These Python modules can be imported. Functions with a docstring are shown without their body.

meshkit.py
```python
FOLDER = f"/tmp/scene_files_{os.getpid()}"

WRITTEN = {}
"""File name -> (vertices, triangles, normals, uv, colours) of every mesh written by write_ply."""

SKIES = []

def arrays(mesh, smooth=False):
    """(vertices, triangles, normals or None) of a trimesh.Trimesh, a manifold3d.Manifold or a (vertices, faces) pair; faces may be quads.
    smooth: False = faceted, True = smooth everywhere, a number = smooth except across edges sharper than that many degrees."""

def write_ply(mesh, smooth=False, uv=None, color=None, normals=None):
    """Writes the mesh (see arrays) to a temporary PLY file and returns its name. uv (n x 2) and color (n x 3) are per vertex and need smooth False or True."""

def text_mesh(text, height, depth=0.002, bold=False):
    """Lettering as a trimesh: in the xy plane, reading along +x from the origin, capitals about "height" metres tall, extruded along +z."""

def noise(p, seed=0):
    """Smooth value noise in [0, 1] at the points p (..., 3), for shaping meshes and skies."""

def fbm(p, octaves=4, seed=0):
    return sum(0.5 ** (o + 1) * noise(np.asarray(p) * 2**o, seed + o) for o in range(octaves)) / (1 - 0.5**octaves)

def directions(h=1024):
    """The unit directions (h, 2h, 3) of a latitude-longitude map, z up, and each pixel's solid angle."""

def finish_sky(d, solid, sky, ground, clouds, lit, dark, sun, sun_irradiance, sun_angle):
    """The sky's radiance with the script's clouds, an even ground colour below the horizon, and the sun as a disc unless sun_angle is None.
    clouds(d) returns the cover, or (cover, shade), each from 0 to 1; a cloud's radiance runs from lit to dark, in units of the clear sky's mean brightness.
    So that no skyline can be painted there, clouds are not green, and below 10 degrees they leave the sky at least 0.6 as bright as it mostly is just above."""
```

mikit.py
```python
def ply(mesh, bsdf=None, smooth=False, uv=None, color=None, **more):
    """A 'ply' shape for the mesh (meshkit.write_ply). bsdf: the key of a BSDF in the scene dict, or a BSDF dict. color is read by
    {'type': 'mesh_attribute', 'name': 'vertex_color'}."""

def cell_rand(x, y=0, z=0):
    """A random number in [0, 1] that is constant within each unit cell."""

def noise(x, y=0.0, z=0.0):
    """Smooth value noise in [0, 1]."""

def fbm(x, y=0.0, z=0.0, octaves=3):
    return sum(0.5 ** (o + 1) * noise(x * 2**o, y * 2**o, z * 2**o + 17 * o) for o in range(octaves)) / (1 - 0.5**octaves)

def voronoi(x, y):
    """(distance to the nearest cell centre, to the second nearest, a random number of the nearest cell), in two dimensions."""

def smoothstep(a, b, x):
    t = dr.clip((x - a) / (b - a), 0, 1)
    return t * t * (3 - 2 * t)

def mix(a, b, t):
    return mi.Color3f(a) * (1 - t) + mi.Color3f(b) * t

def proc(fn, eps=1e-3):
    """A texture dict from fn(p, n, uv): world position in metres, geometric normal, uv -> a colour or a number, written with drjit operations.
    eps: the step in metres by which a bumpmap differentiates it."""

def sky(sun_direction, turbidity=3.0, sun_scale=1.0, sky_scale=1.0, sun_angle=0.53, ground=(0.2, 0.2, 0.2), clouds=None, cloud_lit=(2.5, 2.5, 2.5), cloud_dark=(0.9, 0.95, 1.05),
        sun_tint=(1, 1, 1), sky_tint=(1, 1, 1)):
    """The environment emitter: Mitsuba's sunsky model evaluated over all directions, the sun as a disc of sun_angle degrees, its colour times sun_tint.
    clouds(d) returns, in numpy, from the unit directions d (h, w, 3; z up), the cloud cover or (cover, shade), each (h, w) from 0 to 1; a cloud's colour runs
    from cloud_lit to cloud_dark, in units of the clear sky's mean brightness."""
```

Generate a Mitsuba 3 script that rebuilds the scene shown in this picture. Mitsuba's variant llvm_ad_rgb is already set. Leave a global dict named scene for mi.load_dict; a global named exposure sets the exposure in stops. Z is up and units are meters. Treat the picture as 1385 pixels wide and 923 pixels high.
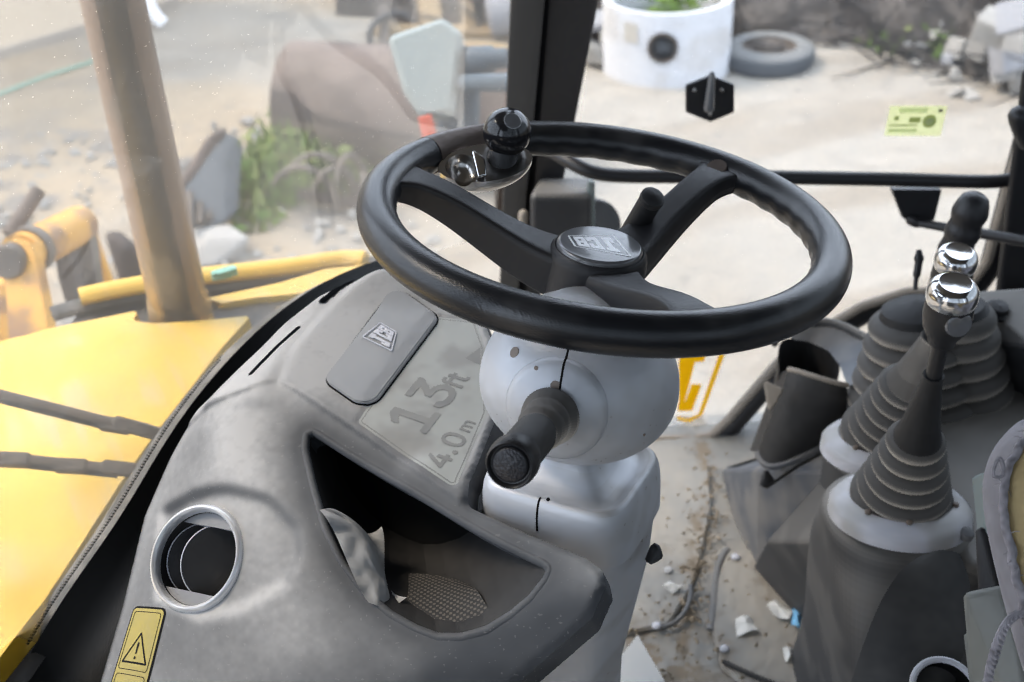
import math, random
import numpy as np, trimesh, drjit as dr, mitsuba as mi, mikit, meshkit, manifold3d as m3
from mikit import noise, fbm, voronoi, cell_rand, smoothstep, mix
from scipy.interpolate import make_interp_spline, LinearNDInterpolator, RegularGridInterpolator
from scipy.ndimage import gaussian_filter
from scipy.spatial import Delaunay
from shapely.geometry import Polygon, Point, LineString
from shapely import contains_xy, affinity
rng = np.random.default_rng(7); random.seed(7)
V = lambda *a: np.array(a, float)

# ------------------------------------------------------------------ camera, light, exposure
PITCH, ROLL = math.radians(33), math.radians(3)
cam = V(0, 0, 2.6)
fwd = V(0, math.cos(PITCH), -math.sin(PITCH))
up = math.cos(ROLL) * V(0, math.sin(PITCH), math.cos(PITCH)) + math.sin(ROLL) * V(1, 0, 0)
scene = {"type": "scene",
    "camera": {"type": "thinlens", "fov": 48.15, "fov_axis": "x", "near_clip": 0.02, "far_clip": 500.0, "aperture_radius": 0.0031, "focus_distance": 0.93,
               "to_world": mi.ScalarTransform4f().look_at(origin=cam.tolist(), target=(cam + fwd).tolist(), up=up.tolist())},
    "sky": mikit.sky([-0.55, 0.12, 0.75], turbidity=3, sun_scale=0.25, sun_angle=20, clouds=lambda d: 1.0, sun_tint=(.98, 1, 1.03), cloud_lit=(2.2, 2.5, 2.95))}
exposure = 3.55
labels = {}

# ------------------------------------------------------------------ materials
P = lambda fn, eps=1e-3: mikit.proc(fn, eps)
RGB = lambda *c: {"type": "rgb", "value": list(c)}
def mat(key, color, rough=0.5, metal=0.0, bump=None, bscale=1.0, eps=5e-4, **kw):
    b = {"type": "principled", "base_color": RGB(*color) if isinstance(color, tuple) else P(color), "roughness": rough if not callable(rough) else P(rough), "metallic": metal, **kw}
    if bump: b = {"type": "bumpmap", "arbitrary": P(bump, eps), "scale": bscale, "bsdf": b}
    scene[key] = {"type": "twosided", "bsdf": b}
up_dust = lambda n, a=.35, b=.95: smoothstep(a, b, n.z)
def c_dash(p, n, uv):      # uv carries the smooth normal's z and the wear by hands near the pocket
    sm = fbm(p.x * 16, p.y * 16, p.z * 16, 3); fine = fbm(p.x * 160, p.y * 160, p.z * 160, 2); big = fbm(p.x * 5, p.y * 5, p.z * 5, 2)
    d = smoothstep(.50, .97, uv.x + .07 * (big - .5)) * (.9 + .2 * sm) * (.80 + .40 * fine) * (1 - .9 * uv.y)
    base = mix((.035, .038, .043), (.074, .078, .085), smoothstep(.25, .85, sm))
    b = mix(base, (.335, .335, .335), dr.clip(d, 0, .95))
    return mix(b, (.30, .29, .28), smoothstep(.84, .92, noise(p.x * 420, p.y * 420, p.z * 420)) * .2)
mat("mat_dash", c_dash, .68, specular=.22)
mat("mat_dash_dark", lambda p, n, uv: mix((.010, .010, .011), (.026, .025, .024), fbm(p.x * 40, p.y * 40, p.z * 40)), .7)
mat("mat_pad", lambda p, n, uv: mix((.235, .245, .26), (.27, .275, .28), fbm(p.x * 30, p.y * 30, p.z * 30)), .55)
mat("mat_decal", lambda p, n, uv: mix((.32, .33, .315), (.25, .25, .24), smoothstep(.4, .7, fbm(p.x * 35, p.y * 35, p.z * 35))), .45)
mat("mat_decal_ink", lambda p, n, uv: mix((.17, .172, .172), (.23, .228, .215), fbm(p.x * 60, p.y * 60, p.z * 60)), .5)
def c_rim(p, n, uv):
    return mix((.008, .009, .0115), (.04, .039, .039), smoothstep(.45, .8, fbm(p.x * 25, p.y * 25, p.z * 25)) * up_dust(n, 0, .9))
mat("mat_rim", c_rim, .30, bump=lambda p, n, uv: voronoi(p.x * 700 + p.z * 300, p.y * 700 - p.z * 400)[0], bscale=1.5e-4, specular=.5)
mat("mat_spoke", lambda p, n, uv: mix((.011, .011, .013), (.095, .09, .083), dr.clip(up_dust(n, .3, 1.) * (.3 + .9 * fbm(p.x * 30, p.y * 30, p.z * 30)), 0, 1)), .5)
mat("mat_cap", (.10, .103, .11), .16, specular=.9, clearcoat=1.0)
mat("mat_emblem", (.50, .50, .50), .35, .5)
def c_silver(p, n, uv):
    f = fbm(p.x * 22, p.y * 22, p.z * 22); g = noise(p.x * 260, p.y * 260, p.z * 260)
    b = mix((.46, .475, .505), (.40, .405, .415), smoothstep(.4, .7, f))
    b = mix(b, (.30, .275, .245), up_dust(n, .5, 1.) * smoothstep(.35, .75, f) * .6)
    return mix(b, (.2, .17, .14), smoothstep(.84, .90, g) * smoothstep(.55, .7, f) * .5)
mat("mat_silver", c_silver, lambda p, n, uv: .36 + .2 * fbm(p.x * 22, p.y * 22, p.z * 22), .3)
mat("mat_stain", (.16, .125, .10), .5)
mat("mat_black", (.013, .013, .015), .42)
mat("mat_black_rough", lambda p, n, uv: mix((.012, .012, .013), (.055, .052, .048), fbm(p.x * 35, p.y * 35, p.z * 35) * up_dust(n, -.2, .9)), .6)
mat("mat_pillar_trim", (.05, .048, .046), .55)
mat("mat_frit", (.004, .004, .004), .5, specular=.2)
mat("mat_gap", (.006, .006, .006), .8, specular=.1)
mat("mat_grain", (.012, .012, .016), .4, bump=lambda p, n, uv: voronoi(p.x * 600 + p.z * 200, p.y * 300 - p.z * 600)[0], bscale=6e-4)
mat("mat_knurl", (.02, .019, .018), .55, bump=lambda p, n, uv: dr.sin(p.z * 3600 + p.x * 2400) * dr.sin(p.z * 3600 - p.x * 2400), bscale=1.2e-4, eps=2e-4)
mat("mat_chrome", (.70, .70, .71), .12, 1.0)
mat("mat_clampsteel", (.50, .48, .46), .2, 1.0)
mat("mat_patch", (.40, .375, .33), .85)
mat("mat_steel", lambda p, n, uv: mix((.42, .40, .38), (.20, .15, .11), smoothstep(.45, .7, fbm(p.x * 60, p.y * 60, p.z * 60))), .28, .9)
mat("mat_clamp", lambda p, n, uv: mix((.12, .095, .08), (.07, .05, .04), fbm(p.x * 80, p.y * 80, p.z * 80)), .4, .6)
mat("mat_bellow", lambda p, n, uv: mix((.075, .07, .065), (.54, .485, .42), dr.clip(up_dust(n, -.45, .6) * (.5 + fbm(p.x * 30, p.y * 30, p.z * 30) * .8), 0, 1)), .7)
mat("mat_console", lambda p, n, uv: mix((.032, .033, .036), (.19, .18, .165), dr.clip(up_dust(n, .0, 1.) * .8 + .18 * smoothstep(.5, .75, fbm(p.x * 14, p.y * 14, p.z * 14)), 0, 1)), .55)
mat("mat_console_blue", lambda p, n, uv: mix((.065, .073, .088), (.15, .145, .14), smoothstep(.35, .7, fbm(p.x * 14, p.y * 14, p.z * 14))), .5)
mat("mat_collar", lambda p, n, uv: mix((.50, .505, .55), (.36, .355, .35), smoothstep(.4, .75, fbm(p.x * 20, p.y * 20, p.z * 20))), .45)
def c_floor(p, n, uv):
    f = fbm(p.x * 9, p.y * 9, 0, 4); g = fbm(p.x * 55, p.y * 55, 3)
    b = mix((.27, .265, .25), (.35, .325, .285), smoothstep(.35, .65, f))
    t = dr.clip((p.x - .22) / .1, 0, 1); line = dr.abs(p.x - (.222 + .095 * dr.clip((p.y - 1.13) / .34, 0, 1)) + .035 * (fbm(p.x * 30, p.y * 30, 2) - .5))
    pile = dr.sqrt(dr.square(p.x - .2) + dr.square(1.4 * (p.y - 1.09))) + .10 * (fbm(p.x * 25, p.y * 25, 4) - .5)
    b = mix(b, (.21, .165, .115), dr.maximum(1 - smoothstep(.004, .022, line), 1 - smoothstep(.03, .11, pile)) * smoothstep(.3, .62, g) * .9)
    return mix(b, (.2, .165, .125), smoothstep(.5, .75, g) * smoothstep(.4, .7, fbm(p.x * 14, p.y * 14, 8)) * .5)
mat("mat_floor", c_floor, .75, bump=lambda p, n, uv: fbm(p.x * 90, p.y * 90, 0, 3), bscale=2e-3)
mat("mat_dirt", lambda p, n, uv: mix((.19, .155, .11), (.30, .25, .19), noise(p.x * 130, p.y * 130, p.z * 130)), .9)
def c_yellow(p, n, uv):
    f = fbm(p.x * 7, p.y * 7, p.z * 7); st = fbm(p.x * 60 + p.y * 30, p.y * 6 - p.x * 3, p.z * 9, 3); sp = noise(p.x * 170, p.y * 170, p.z * 170)
    b = mix((.56, .345, .028), (.52, .335, .07), smoothstep(.4, .75, f))
    b = mix(b, (.42, .33, .17), smoothstep(.5, .75, st) * smoothstep(.42, .62, f) * .6)
    return mix(b, (.2, .13, .05), smoothstep(.88, .94, sp) * smoothstep(.5, .6, f) * .7)
mat("mat_yellow", c_yellow, lambda p, n, uv: .3 + .25 * fbm(p.x * 11, p.y * 11, p.z * 11), clearcoat=.3)
def c_worn(p, n, uv):
    return mix((.50, .30, .05), (.03, .029, .028), smoothstep(.38, .5, fbm(p.x * 26, p.y * 26, p.z * 26)))
mat("mat_worn", c_worn, .6)
mat("mat_worn_dark", lambda p, n, uv: mix((.03, .029, .028), (.11, .10, .09), smoothstep(.4, .75, fbm(p.x * 45, p.y * 45, p.z * 45))), .7)
mat("mat_bay", lambda p, n, uv: mix((.025, .024, .023), (.075, .07, .065), smoothstep(.4, .7, fbm(p.x * 30, p.y * 30, p.z * 30))), .7)
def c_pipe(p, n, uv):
    dark_refl = smoothstep(.80, .92, n.x * .22 - n.y * .975 + .12 * (fbm(p.x * 12, p.y * 12, p.z * 9) - .5))  # dark reflection of the cab painted into the colour, by normal direction
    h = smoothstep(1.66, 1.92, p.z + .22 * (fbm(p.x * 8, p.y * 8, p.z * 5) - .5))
    b = mix(mix((.42, .25, .06), (.27, .195, .145), h), (.035, .032, .026), dark_refl * .92)
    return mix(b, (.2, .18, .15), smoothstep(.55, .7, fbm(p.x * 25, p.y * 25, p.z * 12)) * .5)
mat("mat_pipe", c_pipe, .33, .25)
def c_rust(p, n, uv):
    return mix((.115, .085, .07), (.07, .05, .04), smoothstep(.35, .65, fbm(p.x * 5, p.y * 5, p.z * 5)))
mat("mat_rust", c_rust, .7)
mat("mat_rust_dark", lambda p, n, uv: mix((.03, .018, .016), (.02, .014, .012), fbm(p.x * 9, p.y * 9, p.z * 9)), .75)
mat("mat_arm", lambda p, n, uv: mix((.52, .26, .03), (.2, .10, .04), smoothstep(.5, .72, fbm(p.x * 12, p.y * 12, p.z * 12))), .5)
mat("mat_faded", lambda p, n, uv: mix((.33, .22, .09), (.2, .15, .10), fbm(p.x * 6, p.y * 6, p.z * 6)), .6)
mat("mat_vent_ring", (.62, .63, .65), .3, .45)
mat("mat_gloss_black", (.010, .010, .012), .14)
mat("mat_lip", (.13, .132, .14), .45)
mat("mat_dark_iron", lambda p, n, uv: mix((.045, .04, .037), (.11, .085, .065), fbm(p.x * 20, p.y * 20, p.z * 20)), .6)
def c_ground(p, n, uv):
    f = fbm(p.x * .7 + p.y * .2, p.y * .9, 0, 4); g = fbm(p.x * 3.2, p.y * 5.5, 5, 4); tr = fbm(p.x * .45 + p.y * .4, p.y * 2.6 - p.x * .9, 9, 3)
    b = mix(mix((.272, .252, .222), (.285, .232, .17), smoothstep(.3, -1., p.x)), (.25, .225, .19), smoothstep(.35, .7, f))
    b = mix(b, (.215, .185, .15), smoothstep(.5, .75, tr) * .7)
    b = mix(b, (.165, .155, .145), smoothstep(.45, .75, g) * smoothstep(-.2, -1.2, p.x) * smoothstep(7.2, 6.0, p.y))
    return mix(b, (.2, .185, .165), smoothstep(.62, .85, fbm(p.x * 9, p.y * 14, 2)) * .6)
mat("mat_ground", c_ground, .95, bump=lambda p, n, uv: fbm(p.x * 6, p.y * 6, 0, 4), bscale=.03, eps=5e-3, specular=.1)
mat("mat_heap", lambda p, n, uv: mix((.035, .031, .028), (.12, .108, .098), smoothstep(.35, .7, fbm(p.x * 5, p.y * 5, p.z * 5, 4))), .95, specular=.1)
mat("mat_concrete", lambda p, n, uv: mix((.50, .51, .53), (.44, .43, .42), smoothstep(.5, .75, fbm(p.x * 5, p.y * 5, p.z * 5))), .85)
mat("mat_rubble", lambda p, n, uv: mix((.32, .305, .285), (.22, .21, .19), fbm(p.x * 9, p.y * 9, p.z * 9)), .9)
mat("mat_rubble_white", (.27, .27, .28), .85)
mat("mat_wall", lambda p, n, uv: mix((.60, .50, .38), (.53, .44, .33), fbm(p.x * 1.5, p.y * 1.5, p.z * 2)), .9)
mat("mat_plinth", lambda p, n, uv: mix((.33, .29, .24), (.26, .23, .2), fbm(p.x * 3, p.y * 3, p.z * 3)), .9)
mat("mat_tyre", lambda p, n, uv: mix((.05, .058, .068), (.15, .15, .145), up_dust(n, .1, .9) * .8), .75)
mat("mat_mirror_shell", (.19, .225, .22), .5)
mat("mat_blue_grey", (.07, .095, .12), .5)
mat("mat_red", (.60, .09, .04), .5)
mat("mat_cyan", (.16, .36, .29), .5)
mat("mat_blue", (.18, .45, .72), .5)
mat("mat_paper", (.66, .66, .64), .8)
mat("mat_white_gloss", (.72, .72, .72), .3)
for k_, c_ in (("mat_orange_decal", (.95, .68, .02)), ("mat_lime", (.93, .95, .62))): scene[k_] = {"type": "principledthin", "base_color": RGB(*c_), "roughness": .5, "diff_trans": 1.1}
for k_, c_ in (("mat_lime_ink", (.62, .66, .40)), ("mat_lime_pale", (.9, .93, .75))): scene[k_] = {"type": "principledthin", "base_color": RGB(*c_), "roughness": .6, "diff_trans": 1.3}
mat("mat_warn", lambda p, n, uv: mix((.27, .21, .025), (.22, .18, .05), fbm(p.x * 60, p.y * 60, p.z * 60)), .5)
mat("mat_cloth", lambda p, n, uv: mix((.30, .305, .31), (.24, .24, .235), fbm(p.x * 25, p.y * 25, p.z * 25)), .9)
mat("mat_seat", lambda p, n, uv: mix((.26, .25, .27), (.17, .16, .17), fbm(p.x * 40, p.y * 40, p.z * 40)), .85)
mat("mat_piping", lambda p, n, uv: mix((.33, .31, .335), (.15, .14, .15), noise(p.x * 200, p.y * 200, p.z * 200)), .9)
mat("mat_foam", lambda p, n, uv: mix((.52, .40, .20), (.40, .30, .15), fbm(p.x * 60, p.y * 60, p.z * 60)), .95, bump=lambda p, n, uv: fbm(p.x * 300, p.y * 300, p.z * 300, 2), bscale=1.5e-3)
mat("mat_seat_plastic", (.17, .175, .16), .5)
mat("mat_mat", lambda p, n, uv: mix((.02, .02, .02), (.085, .075, .065), smoothstep(.0, .5, dr.sin(p.x * 1100) * dr.sin(p.y * 1100))), .8)
mat("mat_roof", (.10, .10, .10), .8)
for i, c in enumerate([(.08, .13, .025), (.14, .21, .05), (.18, .21, .07)]):
    scene[f"mat_leaf_{i}"] = {"type": "twosided", "bsdf": {"type": "principled", "base_color": RGB(*c), "roughness": .6, "specular": .2}}
scene["mat_door_glass"] = {"type": "blendbsdf", "weight": P(lambda p, n, uv: .012 + .05 * smoothstep(.45, .8, fbm(p.x * 5, p.y * 5, p.z * 3)) + .3 * smoothstep(.93, .98, noise(p.x * 330, p.y * 330, p.z * 330))), "a": {"type": "thindielectric", "int_ior": 1.5}, "b": {"type": "principledthin", "base_color": RGB(.9, .88, .84), "roughness": .9, "diff_trans": 1.2}}
scene["mat_film"] = {"type": "blendbsdf", "weight": P(lambda p, n, uv: .5 + 0 * p.x), "a": {"type": "thindielectric", "int_ior": 1.4}, "b": {"type": "principledthin", "base_color": RGB(.93, .95, .55), "roughness": .6, "diff_trans": 1.3}}
scene["mat_dimming_pane"] = {"type": "thindielectric", "int_ior": 1.5, "specular_transmittance": RGB(.22, .23, .23)}  # tint made up to dim light entering behind the camera
scene["mat_glass"] = {"type": "thindielectric", "int_ior": 1.5}
def w_dust(p, n, uv):
    f = fbm(p.x * 3, p.y * 3, p.z * 3, 3); s = noise(p.x * 420, p.y * 420, p.z * 420)
    return dr.clip(.045 + .10 * f + .40 * smoothstep(.91, .97, s) * smoothstep(.35, .6, f), 0, 1)
scene["mat_dusty_glass"] = {"type": "blendbsdf", "weight": P(w_dust), "a": {"type": "thindielectric", "int_ior": 1.5}, "b": {"type": "principledthin", "base_color": RGB(.93, .89, .82), "roughness": .9, "diff_trans": 1.3}}

# ------------------------------------------------------------------ modelling helpers
def nrm(v): v = np.asarray(v, float); return v / np.linalg.norm(v)
def cat(*ms): return trimesh.util.concatenate([m for q in ms for m in (q if isinstance(q, (list, tuple)) else [q])])
def TM(v, f): return trimesh.Trimesh(np.asarray(v, float), np.asarray(f, int), process=False)
def key_of(name, parent=None):
    base = name if parent is None else parent + "__" + name
    k, i = base, 1
    while k in scene or k in labels or any(s.startswith(k + "__") for s in scene): k, i = f"{base}_{i:03d}", i + 1
    return k
UVF = None
def ob(name, mesh, bsdf, parent=None, label=None, category=None, group=None, kind=None, smooth=35):
    if isinstance(mesh, (list, tuple)): mesh = cat(mesh)
    k = key_of(name, parent)
    uv = None
    if bsdf == "mat_dash":
        m_ = trimesh.graph.smooth_shade(mesh, angle=math.radians(50), facet_minarea=None); v_, f_, n_3 = meshkit.arrays(m_, True); n_3 = n_3 * np.where(n_3[:, 2:] < 0, -1, 1); mesh, smooth = TM(v_, f_), True; uv = np.c_[n_3[:, 2], UVF(v_)]
    scene[k] = mikit.ply(mesh, bsdf, smooth=smooth, uv=uv)
    d = {a: b for a, b in (("label", label), ("category", category), ("group", group), ("kind", kind)) if b}
    if d: labels[k] = d
    return k
def thing(name, label, category, group=None):
    k = key_of(name); labels[k] = {"label": label, "category": category, **({"group": group} if group else {})}
    return k
def basis(n, x=None):
    n = nrm(n); x = np.asarray(x if x is not None else ([1, 0, 0] if abs(n[0]) < .8 else [0, 1, 0]), float)
    a = nrm(x - n * (x @ n)); return a, np.cross(n, a), n
def place(mesh, o, n, x=None):
    a, b, n = basis(n, x); M = np.eye(4); M[:3, 0], M[:3, 1], M[:3, 2], M[:3, 3] = a, b, n, o
    m = mesh.copy(); m.apply_transform(M); return m
def man(m): return TM(*((q.vert_properties[:, :3], q.tri_verts) for q in [m.to_mesh()]).__next__())
def curve(pts, n=60, closed=False, k=3):
    p = np.asarray(pts, float)
    if closed: p = np.vstack([p, p[:1]])
    t = np.r_[0, np.cumsum(np.sqrt(np.linalg.norm(np.diff(p, axis=0), axis=1)) + 1e-9)]
    k = min(k, len(p) - 1)
    s = make_interp_spline(t, p, k=k, bc_type="periodic" if closed else None)
    return s(np.linspace(0, t[-1], n, endpoint=not closed))
def net(rows, nu, nv, k=3):
    R_ = np.array([curve(r, nv, k=k) for r in rows]); return np.array([curve(R_[:, j], nu, k=k) for j in range(nv)]).transpose(1, 0, 2)
def grid(Gp, wu=False, wv=False):
    m, n = Gp.shape[:2]; f = []
    iu = np.arange(m if wu else m - 1); jv = np.arange(n if wv else n - 1)
    I, J = np.meshgrid(iu, jv, indexing="ij"); I, J = I.ravel(), J.ravel(); I2, J2 = (I + 1) % m, (J + 1) % n
    a, b, c, d = I * n + J, I2 * n + J, I2 * n + J2, I * n + J2
    return TM(Gp.reshape(-1, 3), np.vstack([np.c_[a, b, c], np.c_[a, c, d]]))
def loft(rows, cap=True):
    Gp = np.array(rows, float); m = grid(Gp, wv=True); v, f = [m.vertices], [m.faces]; n = Gp.shape[1]; c = len(m.vertices)
    if cap:
        for r, fl in ((0, 0), (len(Gp) - 1, 1)):
            v.append(Gp[r].mean(0)[None]); j = np.arange(n); a, b = r * n + j, r * n + (j + 1) % n
            f.append(np.c_[np.full(n, c), b, a] if fl else np.c_[np.full(n, c), a, b]); c += 1
    t = TM(np.vstack(v), np.vstack(f)); return t
def tube(path, r, n=20, up_hint=(0, 0, 1), flat=1.0, cap=True, closed=False):
    p = np.asarray(path, float); r = np.broadcast_to(np.asarray(r, float), (len(p),))
    t = (np.roll(p, -1, 0) - np.roll(p, 1, 0)) if closed else np.gradient(p, axis=0)
    t /= np.linalg.norm(t, axis=1, keepdims=True)
    u = nrm(np.asarray(up_hint, float)); th = np.linspace(0, 2 * np.pi, n, endpoint=False); rows = []
    prev = None
    for q, d, rr in zip(p, t, r):
        b = u - d * (u @ d) if prev is None else prev - d * (prev @ d)
        if np.linalg.norm(b) < 1e-3: b = np.cross(d, [1, .3, .2])
        b = nrm(b); prev = b; a = np.cross(d, b)
        rows.append(q + rr * (np.cos(th)[:, None] * a + flat * np.sin(th)[:, None] * b))
    if closed: return grid(np.array(rows), wu=True, wv=True)
    return loft(rows, cap)
def lathe(prof, o, axis, n=56):
    a, b, ax = basis(axis); th = np.linspace(0, 2 * np.pi, n, endpoint=False)
    ring = np.cos(th)[:, None] * a + np.sin(th)[:, None] * b
    return loft([np.asarray(o, float) + ax * t + ring * max(r, 1e-5) for r, t in prof], cap=False)
def arc(cx, cy, r, a0, a1, n=8): return [(cx + r * math.cos(math.radians(a)), cy + r * math.sin(math.radians(a))) for a in np.linspace(a0, a1, n)]
def rbox(size, r=.003, seg=8):
    s = np.asarray(size, float) / 2 - r; b = m3.Manifold.sphere(r, seg)
    return man(m3.Manifold.batch_hull([b.translate((x * s[0], y * s[1], z * s[2])) for x in (-1, 1) for y in (-1, 1) for z in (-1, 1)]))
def hull(pts, r=.004, seg=8):
    return man(m3.Manifold.batch_hull([m3.Manifold.sphere(r if np.isscalar(r) else r[i], seg).translate(tuple(map(float, q))) for i, q in enumerate(pts)]))
def extr(poly, h, bev=0.0):
    """flat polygon in xy extruded to z 0..h with an optional chamfer at the top"""
    ms = []
    for g in getattr(poly, "geoms", [poly]):
        if bev:
            cs = m3.CrossSection([np.array(g.exterior.coords)[:-1]] + [np.array(i.coords)[:-1] for i in g.interiors], m3.FillRule.EvenOdd)
            lo = man(m3.Manifold.extrude(cs, h - bev)); top = cs.offset(-bev, m3.JoinType.Round)
            hi = man(m3.Manifold.batch_hull([m3.Manifold.extrude(cs, 1e-5).translate((0, 0, h - bev)), m3.Manifold.extrude(top, 1e-5).translate((0, 0, h - 1e-5))])) if not g.interiors else man(m3.Manifold.extrude(top, bev).translate((0, 0, h - bev)))
            ms += [lo, hi]
        else: ms.append(trimesh.creation.extrude_polygon(g, h, engine="earcut"))
    return cat(ms)
def on_plane(pts, n, x=None):
    o = np.asarray(pts[0], float); a, b, n = basis(n, x); q = np.asarray(pts, float) - o
    return o, a, b, n, np.c_[q @ a, q @ b]
def plate(pts, n, h, r=.0, bev=0.0, holes=()):
    """polygon through 3D points (in the plane of normal n) extruded by h along n, corners rounded by r"""
    o, a, b, n, q = on_plane(pts, n); pg = Polygon(q).buffer(0)
    if r: pg = pg.buffer(-r).buffer(2 * r).buffer(-r)
    return place(extr(pg, h, bev), o, n, a)
def superring(c, hx, hy, e=4, n=64, ax=(1, 0, 0), ay=(0, 1, 0)):
    t = np.linspace(0, 2 * np.pi, n, endpoint=False); x = np.sign(np.cos(t)) * np.abs(np.cos(t)) ** (2 / e); y = np.sign(np.sin(t)) * np.abs(np.sin(t)) ** (2 / e)
    return np.asarray(c, float) + np.outer(x * hx, ax) + np.outer(y * hy, ay)
def quadring(A, B, C, D, e=6, n=80, k=1.0):
    t = np.linspace(0, 2 * np.pi, n, endpoint=False) + .01; x = k * np.sign(np.cos(t)) * np.abs(np.cos(t)) ** (2 / e); y = k * np.sign(np.sin(t)) * np.abs(np.sin(t)) ** (2 / e)
    A, B, C, D = (np.asarray(q, float) for q in (A, B, C, D)); x, y = (x[:, None] + 1) / 2, (y[:, None] + 1) / 2
    return (1 - x) * (1 - y) * A + x * (1 - y) * B + x * y * C + (1 - x) * y * D
def dens(pts, step, closed=True):
    p = np.asarray(pts, float); out = []
    for i in range(len(p) if closed else len(p) - 1):
        q = p[(i + 1) % len(p)]; k = max(1, int(np.ceil(np.linalg.norm(q - p[i]) / step))); out.append(p[i] + (q - p[i]) * (np.arange(k) / k)[:, None])
    return np.vstack(out)
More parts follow.
